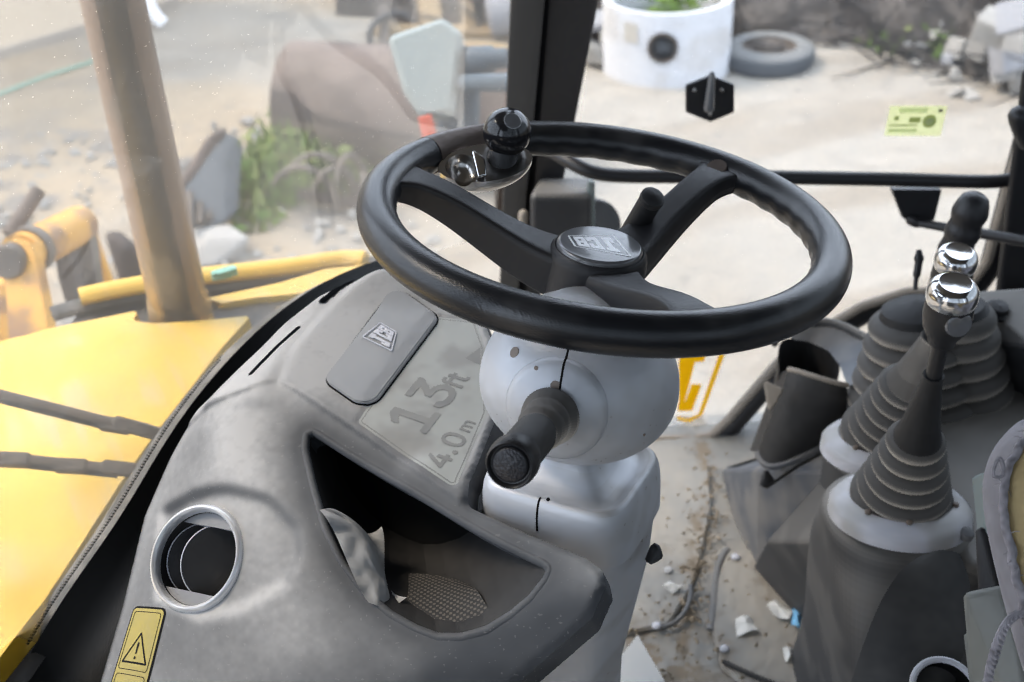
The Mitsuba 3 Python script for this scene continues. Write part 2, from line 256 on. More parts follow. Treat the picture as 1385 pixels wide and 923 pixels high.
class Skin:
    """A moulded panel: heights over the plane (o, n) through control points, softened, cut to an outline with holes."""
    def __init__(s, ctrl, n, step=.004, sigma=.006, x=None, pad=.03):
        c = np.asarray(ctrl, float); s.o = c.mean(0); s.a, s.b, s.n = basis(n, x)
        q = c - s.o; s.q = np.c_[q @ s.a, q @ s.b]; h = q @ s.n
        lo, hi = s.q.min(0) - pad, s.q.max(0) + pad
        s.ga, s.gb = np.arange(lo[0], hi[0], step), np.arange(lo[1], hi[1], step)
        A, B = np.meshgrid(s.ga, s.gb, indexing="ij")
        z = LinearNDInterpolator(s.q, h)(A, B); bad = np.isnan(z)
        if bad.any():
            from scipy.spatial import cKDTree
            d, i = cKDTree(np.c_[A[~bad], B[~bad]]).query(np.c_[A[bad], B[bad]]); z[bad] = z[~bad][i]
        s.raw = z; s.z = gaussian_filter(z, sigma / step, mode="nearest"); s.A, s.B = A, B; s.fit()
    def fit(s): s.h = RegularGridInterpolator((s.ga, s.gb), s.z, bounds_error=False, fill_value=None)
    def ab(s, pts): q = np.asarray(pts, float) - s.o; return np.c_[q @ s.a, q @ s.b]
    def at(s, ab, lift=0.0): ab = np.atleast_2d(ab); return s.o + ab[:, :1] * s.a + ab[:, 1:] * s.b + (s.h(ab) + lift)[:, None] * s.n
    def soften(s, poly, sigma):
        st = s.ga[1] - s.ga[0]; m = gaussian_filter(contains_xy(poly, s.A, s.B).astype(float), .007 / st); s.z = s.z * m + gaussian_filter(s.z, sigma / st, mode="nearest") * (1 - m); s.fit()
    def dent(s, poly, depth, soft):
        m = contains_xy(poly, s.A, s.B).astype(float); s.z = s.z - depth * gaussian_filter(m, soft / (s.ga[1] - s.ga[0])); s.fit()
    def mesh(s, outline, holes=(), step=.004, thick=.02, lift=0.0, back=None):
        if hasattr(outline, 'geoms'): return cat(*[s.mesh(g_, holes, step, thick, lift, back) for g_ in outline.geoms])
        pg = Polygon(outline) if not isinstance(outline, Polygon) else outline
        for hh in holes: pg = pg.difference(hh)
        if pg.geom_type != "Polygon": pg = max(pg.geoms, key=lambda g: g.area)
        rings = [dens(np.array(r.coords)[:-1], step) for r in [pg.exterior, *pg.interiors]]
        x0, y0, x1, y1 = pg.bounds; gx, gy = np.meshgrid(np.arange(x0, x1, step), np.arange(y0, y1, step)); gx = gx + (np.arange(gx.shape[0]) % 2)[:, None] * step / 2
        inner = pg.buffer(-step * .55); ok = contains_xy(inner, gx, gy)
        p = np.vstack(rings + [np.c_[gx[ok], gy[ok]]]); tri = Delaunay(p).simplices; c = p[tri].mean(1); tri = tri[contains_xy(pg, c[:, 0], c[:, 1])]
        d1, d2 = p[tri[:, 1]] - p[tri[:, 0]], p[tri[:, 2]] - p[tri[:, 0]]; fl = d1[:, 0] * d2[:, 1] - d1[:, 1] * d2[:, 0] < 0; tri[fl] = tri[fl][:, ::-1]
        v = s.at(p, lift); fs = [tri]; vs = [v]; k = 0; c = len(p)
        bk = s.n if back is None else np.asarray(back, float)
        if thick:
            for r in rings:
                n = len(r); vs.append(v[k:k + n] - bk * thick); j = np.arange(n); j2 = (j + 1) % n
                fs += [np.c_[k + j, c + j, k + j2], np.c_[k + j2, c + j, c + j2]]; k += n; c += n
        return TM(np.vstack(vs), np.vstack(fs))
    def drape(s, m, o, x, lift=0.0, sub=.004):
        """a flat mesh (xy, z up) laid on the skin: o the 3D origin, x the 3D direction of its x"""
        o2 = s.ab([o])[0]; d = s.ab([np.asarray(o, float) + np.asarray(x, float)])[0] - o2; d /= np.linalg.norm(d)
        if sub: m = trimesh.Trimesh(*trimesh.remesh.subdivide_to_size(m.vertices, m.faces, sub), process=False)
        v = np.array(m.vertices); q = o2 + np.outer(v[:, 0], d) + np.outer(v[:, 1], [-d[1], d[0]])
        m = m.copy(); m.vertices = s.at(q) + (v[:, 2] + lift)[:, None] * s.n; return m
def circle2(c, r, n=48): t = np.linspace(0, 2 * np.pi, n, endpoint=False); return Polygon(np.c_[c[0] + r * np.cos(t), c[1] + r * np.sin(t)])
def rrect(w, h, r): return Polygon([(r, r), (w - r, r), (w - r, h - r), (r, h - r)]).buffer(r, quad_segs=6)
def text(t, h, d=.0005, bold=True): return meshkit.text_mesh(t, h, d, bold)
def badge(BL, BR, TR, TL, n, lift):
    """three letters inside a wedge shaped outline, laid between four corners"""
    BL, BR, TR, TL = (np.asarray(q, float) for q in (BL, BR, TR, TL)); n = nrm(n)
    def warp(m):
        u, w, z = np.array(m.vertices).T; u, w = u[:, None], w[:, None]; m.vertices = (1 - u) * (1 - w) * BL + u * (1 - w) * BR + u * w * TR + (1 - u) * w * TL + n * (lift + z[:, None]); return m
    o = Polygon([(0, 0), (1, 0), (1, 1), (0, 1)]).buffer(-.06).buffer(.06); ms = [warp(extr(o.difference(o.buffer(-.035)), .0006))]
    R2 = lambda a, b, c, d: Polygon([(a, b), (c, b), (c, d), (a, d)])
    LT = {"J": R2(.32, .0, .72, 1).union(R2(.12, .80, .98, 1)).union(R2(-.06, 0, .72, .2)).union(R2(-.06, 0, .2, .36)), "C": R2(0, 0, 1, 1).difference(R2(.36, .22, 1.1, .78)).union(R2(.66, .62, 1, .9)).union(R2(.66, .1, 1, .38)), "B": R2(0, 0, 1, 1).difference(R2(.36, .2, .68, .41)).difference(R2(.36, .6, .68, .8)).difference(R2(.9, .45, 1.1, .55))}
    for c, x, w_ in (("J", .13, .25), ("C", .43, .23), ("B", .69, .21)):
        q = extr(LT[c].buffer(-.03).buffer(.05), .0006); q = trimesh.Trimesh(*trimesh.remesh.subdivide_to_size(q.vertices, q.faces, .3), process=False)
        q.vertices[:, 0] = x + q.vertices[:, 0] * w_; q.vertices[:, 1] = .13 + q.vertices[:, 1] * .72; ms.append(warp(q))
    return cat(*ms)
def bellows(o, axis, L, r0, r1, n, amp, seg=10, ncirc=56, ease=1.0):
    t = np.linspace(0, 1, n * seg + 1); fr = (t * n) % 1.0; w = np.abs(np.sin(np.pi * fr)) ** .55 + .12 * np.sin(np.pi * fr)
    pr = [(r0 + (r1 - r0) * q ** ease + amp * ww * (1 - .4 * q), L * q) for q, ww in zip(t, w)]
    return lathe(pr, o, axis, ncirc)
#STRUCTURE
# ================================================================== the yard (ground z = 0)
gx = np.r_[np.linspace(-60, -8, 14), np.linspace(-7.5, 9, 110), np.linspace(10, 60, 14)]; gy = np.r_[np.linspace(-40, 2, 14), np.linspace(2.5, 12, 90), np.linspace(13, 70, 14)]
A_, B_ = np.meshgrid(gx, gy, indexing="ij"); q = np.stack([A_, B_, 0 * A_], -1)
hz = .05 * (meshkit.fbm(q * 1.3, 4, 1) - .5) + .03 * (meshkit.fbm(q * V(2, 5, 1), 3, 5) - .5)
ob("ground", grid(np.stack([A_, B_, hz], -1)), "mat_ground", kind="structure", smooth=True)
# spoil heap behind the ring and the tyre
u = np.linspace(-1.2, 12, 130); w = np.linspace(0, 6, 60); U_, W_ = np.meshgrid(u, w, indexing="ij")
base_y = np.interp(u, [-1.2, .77, 1.66, 2.33, 2.71, 2.95, 3.2, 12], [8.6, 7.85, 7.65, 7.35, 7.0, 6.65, 6.2, 3.5])
yy = base_y[:, None] + W_ * .8
q = np.stack([U_, yy, 0 * U_], -1); hh = 1.5 * (1 - np.exp(-W_ / 1.6)) * (.75 + .5 * meshkit.fbm(q * .6, 3, 3)) + .22 * (meshkit.fbm(q * 2.6, 4, 9) - .45) * np.minimum(1, W_ * 2) - .05
ob("spoil_heap", grid(np.stack([U_, yy, hh], -1)), "mat_heap", kind="structure", label="dark heap of earth and dry brush behind the yard", smooth=True)
def heap_z(x, y):
    b = np.interp(x, [-1.2, .77, 1.66, 2.33, 2.71, 2.95, 3.2, 12], [8.6, 7.85, 7.65, 7.35, 7.0, 6.65, 6.2, 3.5]); w_ = max((y - b) / .8, 0); qq = V(x, y, 0)
    return float(1.5 * (1 - np.exp(-w_ / 1.6)) * (.75 + .5 * meshkit.fbm(qq * .6, 3, 3)) + .22 * (meshkit.fbm(qq * 2.6, 4, 9) - .45) * min(1, w_ * 2) - .05) if y > b else 0.0
def twig_mass(n, xr, dy, L, r, seed):
    g = np.random.default_rng(seed); out = []
    for _ in range(n):
        x = g.uniform(*xr); b = np.interp(x, [-1.2, .77, 1.66, 2.33, 2.71, 2.95, 3.2, 12], [8.6, 7.85, 7.65, 7.35, 7.0, 6.65, 6.2, 3.5]); y = b + g.uniform(-.15, dy); z = heap_z(x, y) + .02
        d = nrm([g.normal(), g.normal() * .5, abs(g.normal()) * .5]) * L * g.uniform(.4, 1.3); out.append(tube([(x, y, z), (x + d[0] * .5, y + d[1] * .5, z + d[2] * .6), (x + d[0], y + d[1], z + d[2] * .8)], [r, r * .8, r * .4], 4))
    return cat(out)
ob("dry_brush", twig_mass(900, (-.3, 3.6), 2.0, .5, .011, 3), "mat_heap", kind="stuff", label="tangled dry twigs and stalks over the dark heap", category="brush")
def blades(c, n, R_, h, seed, wd=.012):
    g = np.random.default_rng(seed); v, f = [], []
    for i in range(n):
        a, rr = g.uniform(0, 6.28), R_ * math.sqrt(g.uniform()); x, y = c[0] + rr * math.cos(a), c[1] + rr * math.sin(a); hh = h * g.uniform(.5, 1.15) * (1 - .5 * rr / R_); b = g.uniform(0, 6.28); ln = g.uniform(.1, .5) * hh
        t = V(-math.sin(b), math.cos(b), 0) * wd * g.uniform(.6, 1.6); p0 = V(x, y, c[2]); p1 = p0 + V(math.cos(b) * ln * .35, math.sin(b) * ln * .35, hh * .6); p2 = p0 + V(math.cos(b) * ln, math.sin(b) * ln, hh); k = len(v)
        v += [p0 - t * .5, p0 + t * .5, p1 - t, p1 + t, p2]; f += [(k, k + 1, k + 2), (k + 1, k + 3, k + 2), (k + 2, k + 3, k + 4)]
    return TM(v, f)
def leaves(c, n, R_, h, s, seed):
    g = np.random.default_rng(seed); v, f = [], []
    for i in range(n):
        p = np.asarray(c, float) + V(g.normal() * R_ * .5, g.normal() * R_ * .5, h * g.uniform(.1, 1)); d = nrm(g.normal(size=3) + V(0, 0, .5)); a, b, _ = basis(d); l = s * g.uniform(.6, 1.4); k = len(v)
        v += [p - a * l, p + b * l * .5, p + a * l, p - b * l * .5]; f += [(k, k + 1, k + 2), (k, k + 2, k + 3)]
    return TM(v, f)
def weed(c, n, R_, h, seed, leaf, label, name="weed_clump"):
    t = thing(name, label, "weeds"); ob("stems", blades(c, n, R_, h, seed), f"mat_leaf_{leaf}", t, smooth=False); ob("leaves", leaves(c, n // 2, R_, h * .8, .035, seed + 1), f"mat_leaf_{(leaf + 1) % 3}", t, smooth=False)
weed((-1.1371,5.659,0), 340, .30, .42, 11, 1, "tall green weeds in front of the rusty bucket")
weed((-1.3135,5.5171,0), 120, .28, .28, 12, 2, "shorter green weeds beside the grey steel plate")
weed((-0.9,5.6765,0), 110, .28, .3, 13, 1, "sparse green weeds under the belly of the bucket")
weed((-1.2663,5.222,0), 60, .14, .1, 14, 2, "low green sprig nearest the yellow bonnet")
weed((2.617,7.3401,0), 60, .22, .2, 15, 1, "small green weeds at the foot of the dark heap")
weed((2.9112,7.1043,0), 90, .2, .25, 19, 0, "small green weeds between the rubble blocks")
# grit and pebbles
def pebbles(n, xr, yr, s, seed):
    g = np.random.default_rng(seed); out = []
    base = trimesh.creation.icosphere(subdivisions=1)
    for _ in range(n):
        x, y = g.uniform(*xr), g.uniform(*yr); r = s * g.uniform(.4, 1.5); v = base.vertices * (r * g.uniform(.6, 1.2, 3)) * (1 + .25 * g.normal(size=(42, 1))); out.append(TM(v + V(x, y, r * .2), base.faces))
    return cat(out)
ob("gravel", cat(pebbles(420, (-3.2, -.3), (4.4, 6.6), .022, 1), pebbles(60, (.6, 3.2), (6.6, 8.2), .012, 2)), "mat_rubble", kind="stuff", label="loose pebbles and crumbs scattered over the pale yard", category="gravel")

# yard wall far left
wl0, wl1 = V(-7.2, 4.2, 0), V(-2.5, 9.1, 0); wd = nrm(wl1 - wl0); wn = V(-wd[1], wd[0], 0)
wt = thing("yard_wall", "beige rendered wall with grey plinth along the far yard edge", "wall")
def slab(a, b, z0, z1, th, off=0): a, b = np.asarray(a, float) + wn * off, np.asarray(b, float) + wn * off; return hull([a + V(0, 0, z0), b + V(0, 0, z0), a + V(0, 0, z1), b + V(0, 0, z1), a + wn * th + V(0, 0, z0), b + wn * th + V(0, 0, z0), a + wn * th + V(0, 0, z1), b + wn * th + V(0, 0, z1)], .004, 6)
ob("render", slab(wl0, wl1, .075, 3.2, .25), "mat_wall", wt); ob("plinth", slab(wl0, wl1, -.05, .072, .3, -.03), "mat_plinth", wt)
pp = (-2.4827,8.5605,0)
pt = thing("drain_pipe", "white plastic drainpipe with bent foot at the wall's far end", "pipe")
ob("pipe", tube(curve([V(*pp) + V(0, .02, .02), V(*pp) + V(-.07, .05, .10), V(*pp) + V(-.11, .08, .3), V(*pp) + V(-.13, .1, 1.6)], 24), .05, 14), "mat_white_gloss", pt); ob("socket", tube([V(*pp) + V(-.108, .08, .28), V(*pp) + V(-.118, .085, .42)], .06, 14), "mat_collar", pt)
ob("garden_hose", tube(curve([(-3.4569,7.0162,0.02), (-3.2588,7.2598,0.02), (-3.0586,7.5472,0.02), (-2.9072,7.713,0.02), (-2.7848,7.8596,0.02), (-2.7569,7.9479,0.02)], 60), .009, 8), "mat_cyan", label="green hose lying along the ground before the beige wall", category="hose")
st = thing("scrap_stack", "dark stacked scrap beside the white drainpipe", "scrap")
for i, (x, y, w_, d_, h_) in enumerate([(-2.25, 9.6, .7, .5, .35), (-1.5, 9.7, .6, .5, .5), (-1.0, 9.9, .5, .4, .3), (-1.9, 9.7, .5, .4, .6)]): ob("block", place(rbox((w_, d_, h_), .03), (x, y, h_ / 2), (0, .05 * i, 1)), "mat_dark_iron" if i != 1 else "mat_plinth", st)

# concrete well ring with plant
rc = V(*(1.0855,6.7743,0)); rc[1] += .38; RR = .405; RH = .47
rt = thing("concrete_ring", "white concrete well ring with a round pipe hole", "concrete ring")
hole_dir = nrm(cam * V(1, 1, 0) - rc * V(1, 1, 0)); hd = hole_dir
outer = m3.Manifold.cylinder(RH, RR, RR, 96); inner = m3.Manifold.cylinder(RH + 1, RR - .06, RR - .06, 96).translate((0, 0, .05)); lip = m3.Manifold.cylinder(.5, RR - .032, RR - .032, 96).translate((0, 0, RH - .035))
ring = (outer - inner - lip)
drill = m3.Manifold.cylinder(1, .092, .092, 40).rotate((90, 0, 0)).translate((0, 0, .27)).rotate((0, 0, math.degrees(math.atan2(hd[1], hd[0])) + 90 - 3))
rm = man(ring - drill); rm.apply_translation(rc); ob("shell", rm, "mat_concrete", rt)
hc = rc + V(math.cos(math.atan2(hd[1], hd[0]) - .05), math.sin(math.atan2(hd[1], hd[0]) - .05), 0) * (RR - .03) + V(0, 0, .27); hx = nrm(hc - rc - V(0, 0, .27))
ob("pipe_socket", lathe([(.093, -.01), (.093, .05), (.08, .05), (.078, -.06), (.0, -.06)], hc, hx, 36), "mat_dark_iron", rt)
for k in range(6):
    a = k * math.pi / 6; e1, e2, _ = basis(hx); d = math.cos(a) * e1 + math.sin(a) * e2; ob("socket_spoke", tube([hc - d * .078 + hx * .01, hc + d * .078 + hx * .01], .006, 6), "mat_tyre", rt)
ob("patch", place(plate([(-.065, -.05, 0), (.065, -.05, 0), (.06, .055, 0), (-.06, .05, 0)], (0, 0, 1), .004, .008), rc + nrm(hd + V(-.62, .1, 0)) * (RR - .001) + V(0, 0, .34), nrm(hd + V(-.62, .1, 0)), (0, 0, -1)), "mat_patch", rt, label="greyish patch of mortar on the ring")
wt2 = thing("ring_plant", "green leafy plant growing inside the white concrete ring", "plant")
ob("stems", blades(rc + V(.02, -.02, .05), 160, .22, .46, 16), "mat_leaf_1", wt2, smooth=False); ob("leaves", leaves(rc + V(.02, -.02, .22), 220, .2, .33, .04, 17), "mat_leaf_1", wt2, smooth=False)
# tyre lying flat
tc = V(*(1.7389,6.8462,0)) + V(0, .27, 0); tR = .29
tt = thing("truck_tyre", "dark tyre with dirty rim lying flat on the yard", "tyre")
ob("tread", lathe([(tR * .62, .13), (tR * .72, .135), (tR * .9, .13), (tR * .97, .115), (tR, .10), (tR, .05), (tR * .97, .02), (tR * .88, .0), (tR * .6, .0), (tR * .55, .08), (tR * .58, .12)] + [(tR * .62, .13)], tc, (0, 0, 1), 64), "mat_tyre", tt)
ob("rim", lathe([(tR * .60, .10), (tR * .60, .125), (tR * .55, .13), (tR * .5, .09), (tR * .35, .08), (tR * .32, .145), (tR * .12, .15), (.0, .12)], tc, (0, 0, 1), 48), "mat_dark_iron", tt)
for k in range(8):
    a = k * math.pi / 4; ob("nut", lathe([(.0, 0), (.016, 0), (.014, .02), (0, .02)], tc + V(math.cos(a) * tR * .24, math.sin(a) * tR * .24, .145), (0, 0, 1), 6), "mat_dark_iron", tt)
# rubble blocks
def block(c, s, seed, m, label, group=None):
    g = np.random.default_rng(seed); p = (g.uniform(-1, 1, (9, 3))); p = np.vstack([p * .75, [[x * .8, y * .8, z * .8] for x in (-1, 1) for y in (-1, 1) for z in (-1, 1)] * g.uniform(.75, 1.05, (8, 3))]); a = g.uniform(0, 3)
    R_ = trimesh.transformations.euler_matrix(g.uniform(-.4, .4), g.uniform(-.4, .4), a)[:3, :3]
    ob("rubble_block", hull((p * np.asarray(s) / 2) @ R_.T + np.asarray(c, float), .012, 6), m, label=label, category="rubble", group=group, smooth=20)
for (c, s, m, lab) in [((2.9712,6.4167,0.22), (.19, .15, .19), "mat_rubble_white", "squarish pale block high on the rubble at the right edge"), ((2.9849,6.4697,0.12), (.2, .16, .13), "mat_rubble", "grey block directly below the squarish pale block"), ((2.9271,6.6938,0.2), (.16, .15, .16), "mat_rubble", "tan block left of the squarish pale block"),
        ((2.8746,6.8848,0.12), (.15, .14, .13), "mat_rubble", "small tan block beside the orange brick"), ((2.8105,7.1301,0.06), (.18, .1, .09), "mat_arm", "orange brick lying at the foot of the heap"), ((2.7052,7.1484,0.04), (.22, .18, .09), "mat_tyre", "flat bluish stone at the foot of the heap"),
        ((2.8011,6.8524,0.05), (.08, .07, .12), "mat_rubble_white", "small upright white fragment below the tan blocks"), ((2.5791,5.5544,0.75), (.22, .2, .18), "mat_rubble_white", "large whitish slab at the top right corner"), ((2.8127,5.9374,0.5), (.24, .2, .16), "mat_rubble", "grey lump under the large whitish slab"), ((2.9452,6.7481,0.06), (.14, .13, .12), "mat_heap", "dark clod below the tan rubble block"), ((2.7193,6.1287,0.5), (.2, .2, .15), "mat_rubble", "grey lump left of the large whitish slab"), ((3.0888,6.4146,0.08), (.15, .13, .13), "mat_rubble", "lowest grey lump on the right edge of the rubble")]:
    block(c, s, int(abs(c[0] * 997 + c[2] * 331)), m, lab)
g = np.random.default_rng(5)
rub = []
for _ in range(120):
    x = g.uniform(2.5, 5.2); b = np.interp(x, [-1.2, .77, 1.66, 2.33, 2.71, 2.95, 3.2, 12], [8.6, 7.85, 7.65, 7.35, 7.0, 6.65, 6.2, 3.5]); y = b + g.normal() * .35; s_ = g.uniform(.02, .08); z = heap_z(x, y) + s_ * .2
    rub.append(hull((g.uniform(-1, 1, (9, 3)) * s_ * .7) + V(x, y, z), .006, 4))
ob("small_rubble", rub, "mat_rubble", kind="stuff", label="broken bits of stone strewn along the heap's foot", category="rubble", smooth=20)
# junk left of the ring
jt = thing("broken_kerb", "broken grey concrete lump left of the white ring", "concrete")
jc = V(*(0.6601,7.1285,0))
ob("lump", hull(g.uniform(-1, 1, (14, 3)) * V(.13, .12, .08) + jc + V(0, .12, .1), .02, 6), "mat_rubble", jt, smooth=20); ob("slab", place(rbox((.3, .2, .05), .012), jc + V(-.02, .18, .28), (.1, -.2, 1), (1, .2, 0)), "mat_rubble_white", jt); ob("stub", place(rbox((.14, .14, .2), .02), jc + V(-.06, .3, .15), (0, 0, 1), (1, .4, 0)), "mat_dark_iron", jt)

# rusty bucket on the ground
bc = V(-.50, 5.85, .325); bax = nrm(V(1, -.30, 0)); bk = np.cross(V(0, 0, 1), bax)          # bax: along its width, bk: away from us
def bprof(off=0.0, n=40):
    a = np.radians(np.linspace(82, 262, n)); R_ = .44 + off
    return np.c_[-R_ * np.sin(a - np.pi / 2) * 0 + R_ * np.cos(a), R_ * np.sin(a)]
# back of the bucket faces the camera: an arc from its top lip round towards us and under
arcp = [(math.cos(math.radians(t)) * .325, math.sin(math.radians(t)) * .325) for t in np.linspace(62, 275, 48)]
inp = [(x * .955, y * .955) for x, y in arcp[::-1]]
sec = [(arcp[0][0] + .10, arcp[0][1] - .03)] + arcp + [(arcp[-1][0] + .35, arcp[-1][1])] + [(inp[0][0] + .34, inp[0][1])] + inp + [(inp[-1][0] + .12, inp[-1][1] - .03)]
BW = 1.25
bt = thing("loader_bucket", "rusty steel bucket lying in the weeds with a dark worn band", "bucket")
row = lambda t: np.array([bc + bax * t + bk * x + V(0, 0, y) for x, y in sec])
ob("shell", loft([row(t) for t in np.linspace(-BW / 2, BW / 2, 12)]), "mat_rust", bt)
band = [(math.cos(math.radians(t)) * .332, math.sin(math.radians(t)) * .332) for t in np.linspace(148, 172, 10)]; bin_ = [(x * .965, y * .965) for x, y in band[::-1]]
ob("wear_band", loft([np.array([bc + bax * t + bk * x + V(0, 0, y - .13 * (t / BW + .5)) for x, y in band + bin_]) for t in np.linspace(-BW / 2 - .006, BW / 2, 12)]), "mat_rust_dark", bt, label="dark worn strip across the bucket's back")
for sx in (-1, 1):
    pg = [(x * 1.004, y * 1.004) for x, y in arcp] + [(.26, -.325), (.20, .27)]
    ob("side_plate", plate([bc + bax * (sx * (BW / 2 + .004) - .012) + bk * x + V(0, 0, y) for x, y in pg], bax, .024, .02), "mat_rust", bt)
# grey steel plate lump left of it
gt = thing("steel_counterweight", "slanted dark grey steel counterweight with rusty top edge", "counterweight")
pA, pB, pC, pD = V(*(-1.5359,5.1076,0.2747)), V(*(-1.4473,5.3968,0.3529)), V(*(-1.3942,5.4255,0.3053)), V(*(-1.3856,5.0543,0.1009)); pE = V(*(-1.513,4.9336,0.0986)); back = V(.04, .13, 0)
ob("body", hull([pA, pB, pD, pE, pA + back, pB + back, pC, pC + back, pD + back, pE + back], .02, 8), "mat_tyre", gt); ob("top_edge", hull([pA + V(-.01, -.01, .02), pB + V(-.01, -.01, .03), pA + back * .8 + V(0, 0, .02), pB + back * .8 + V(0, 0, .03)], .022, 8), "mat_rust", gt)
for k in range(3): ob("slot_rib", tube([pA * (1 - k * .28) + pD * k * .28 + V(.02, -.035, -.02), pE * (1 - k * .28) + pD * k * .28 + V(.02, -.035, .06)], .018, 8), "mat_dark_iron", gt)
# rusty tines
tn = thing("rusty_tines", "tangle of dark rusty curved tines in front of the bucket", "farm tool")
for i, (o, r_) in enumerate([((-1.0217,5.2951,0.02), .17), ((-0.9519,5.3463,0.02), .2), ((-0.8573,5.2759,0.02), .16), ((-0.7735,5.3083,0.02), .2), ((-0.6907,5.2149,0.02), .15)]):
    o = V(*o); a = .4 * i; d = V(math.cos(a), math.sin(a) * .5, 0); pts = [o + d * r_ * math.cos(t) + V(0, 0, .02 + r_ * 1.3 * math.sin(t)) for t in np.linspace(-.1, 2.5, 16)]; ob("tine", tube(pts, np.linspace(.026, .014, 16), 8), "mat_dark_iron", tn)
ob("bar", tube([(-1.0442,5.3467,0.0921), (-0.6094,5.248,0.032)], .03, 10), "mat_rust_dark", tn)
ob("stone", hull(g.uniform(-1, 1, (12, 3)) * V(.16, .1, .07) + V(*(-1.3947,4.8616,0.05)), .02, 6), "mat_rubble", label="flat pale stone near the exhaust pipe", category="stone", smooth=20)
ob("brown_boulder", hull(g.uniform(-1, 1, (12, 3)) * V(.09, .09, .14) + V(*(-1.7402,4.7067,0.1)), .03, 6), "mat_rust_dark", label="brown lump on the ground left of the exhaust pipe", category="boulder", smooth=25)
# yellow machine parts at the back
ym = thing("yellow_chassis", "yellow machine chassis parked behind the rusty bucket", "machine")
def bar(a, b, w_, m, h_=None, name="beam"):
    a, b = np.asarray(a, float), np.asarray(b, float); d = b - a; L_ = np.linalg.norm(d); ob(name, place(rbox((w_, h_ or w_, L_), min(w_, h_ or w_) * .15), (a + b) / 2, d, (0, 0, 1) if abs(d[2]) < L_ * .8 else (1, 0, 0)), m, ym)
bar((-0.8873,8.1881,-0.0309), (0.1511,7.956,-0.021), .16, "mat_faded"); bar((-0.1602,8.4597,0.0201), (0.2785,8.4532,0.0101), .2, "mat_rust", name="panel"); bar((-0.4581,8.1904,-0.0273), (-0.4937,8.5412,0.3292), .26, "mat_faded", .16, "post"); bar((-0.1908,8.1828,-0.0391), (-0.196,8.5327,0.3161), .10, "mat_faded", .1, "post"); bar((-0.7861,7.8057,-0.0689), (-0.7863,8.2022,0.1745), .07, "mat_dark_iron", .07, "strut"); bar((-0.7565,8.3477,0.0313), (0.1644,8.3303,0.0044), .09, "mat_rust"); bar((-0.2321,7.4061,0.0501), (0.1313,7.2772,0.0353), .2, "mat_faded", name="block"); bar((-0.5954,7.7307,-0.0007), (-0.316,7.7172,-0.0216), .25, "mat_rust_dark", name="block")
ob("hose", tube(curve([(-0.8452,7.8355,-0.023), (-0.868,7.9206,0.1081), (-0.7273,8.0723,0.158), (-0.5735,8.0394,0.1074)], 24), .025, 8), "mat_black", ym)
ob("drum", lathe([(0, 0), (.14, 0), (.16, .03), (.16, .34), (.14, .37), (0, .37)], (-0.0488,7.9479,0.1501), (1, .1, .1), 32), "mat_rubble_white", ym)
# ================================================================== outside of the cab: bonnet, exhaust, loader arm, wipers, mirror
bn = thing("bonnet", "sunlit yellow engine bonnet beyond the windscreen", "bonnet")
near = [(-0.8417,1.3474,1.73), (-0.724,1.3834,1.75), (-0.6188,1.4184,1.75), (-0.5438,1.4436,1.75), (-0.5432,1.415,1.75), (-0.514,1.4041,1.75), (-0.4453,1.4053,1.75), (-0.3733,1.4122,1.75), (-0.3999,1.3314,1.75), (-0.4209,1.2448,1.75), (-0.4451,1.151,1.75), (-0.4669,1.0395,1.75), (-0.4843,0.9359,1.75), (-0.4967,0.8601,1.75), (-0.5175,0.7876,1.75), (-0.5425,0.6857,1.75), (-0.7669,0.7074,1.74)]
Sk = Skin([*near, (-0.5915,1.1745,1.765), (-0.5264,1.2402,1.76), (-0.6442,0.9797,1.77), (-0.5168,1.0487,1.768), (-0.476,1.3545,1.752), (-0.5614,1.3676,1.755), (-0.5397,0.8641,1.765)], (0, 0, 1), .01, .012)
pg = Polygon(Sk.ab(near)).buffer(-.006).buffer(.012).buffer(-.006)
ob("cover_panel", Sk.mesh(pg, (), .012, .0), "mat_yellow", bn, smooth=True)
side = dens(Sk.at(np.array(pg.exterior.coords)[:-1]), .015); n_ = len(side); cc = side.mean(0)
rows = [side + V(0, 0, 0), side + nrm(V(0, 0, -1)) * .004 + (side - cc) * V(1, 1, 0) * .004, side + V(0, 0, -.03) + (side - cc) * V(1, 1, 0) * .012, side + V(0, 0, -.075) + (side - cc) * V(1, 1, 0) * .02]
ob("cover_flange", loft(rows, cap=False), "mat_yellow", bn, smooth=50)
ob("engine_bay", plate([(-0.6775,1.5114,1.69), (-0.674,1.6002,1.69), (-0.4686,1.6455,1.69), (-0.2046,1.6847,1.69), (-0.1994,1.5561,1.66), (-0.3028,1.4389,1.66), (-0.3863,1.1687,1.66), (-0.4504,0.9615,1.66), (-0.4894,0.7603,1.66), (-0.582,1.2475,1.66)], (0, 0, 1), -.02), "mat_bay", bn)
ob("far_strip", plate([(-0.457,1.4935,1.735), (-0.3487,1.531,1.735), (-0.2844,1.5657,1.735), (-0.2044,1.576,1.735), (-0.2024,1.5477,1.735), (-0.2774,1.5013,1.735), (-0.3266,1.4932,1.735), (-0.3762,1.4896,1.735), (-0.4296,1.4778,1.735)], (0, 0, 1), -.03, .004, 0), "mat_yellow", bn)
ob("worn_flange", plate([(-0.4622,1.4934,1.725), (-0.4013,1.4995,1.728), (-0.3296,1.5075,1.728), (-0.2801,1.518,1.728), (-0.2455,1.5099,1.728), (-0.313,1.42,1.725), (-0.3661,1.4152,1.725), (-0.4448,1.433,1.725)], (0, 0, 1), -.03, .004), "mat_worn", bn, label="flange with flaking paint behind the exhaust foot")
ob("far_rail", tube(curve([(-0.6646,1.5443,1.72), (-0.5665,1.5751,1.72), (-0.4536,1.5937,1.72), (-0.3381,1.6077,1.72), (-0.2805,1.6209,1.72), (-0.2278,1.6152,1.72)], 30), .017, 12, flat=.8), "mat_yellow", bn)
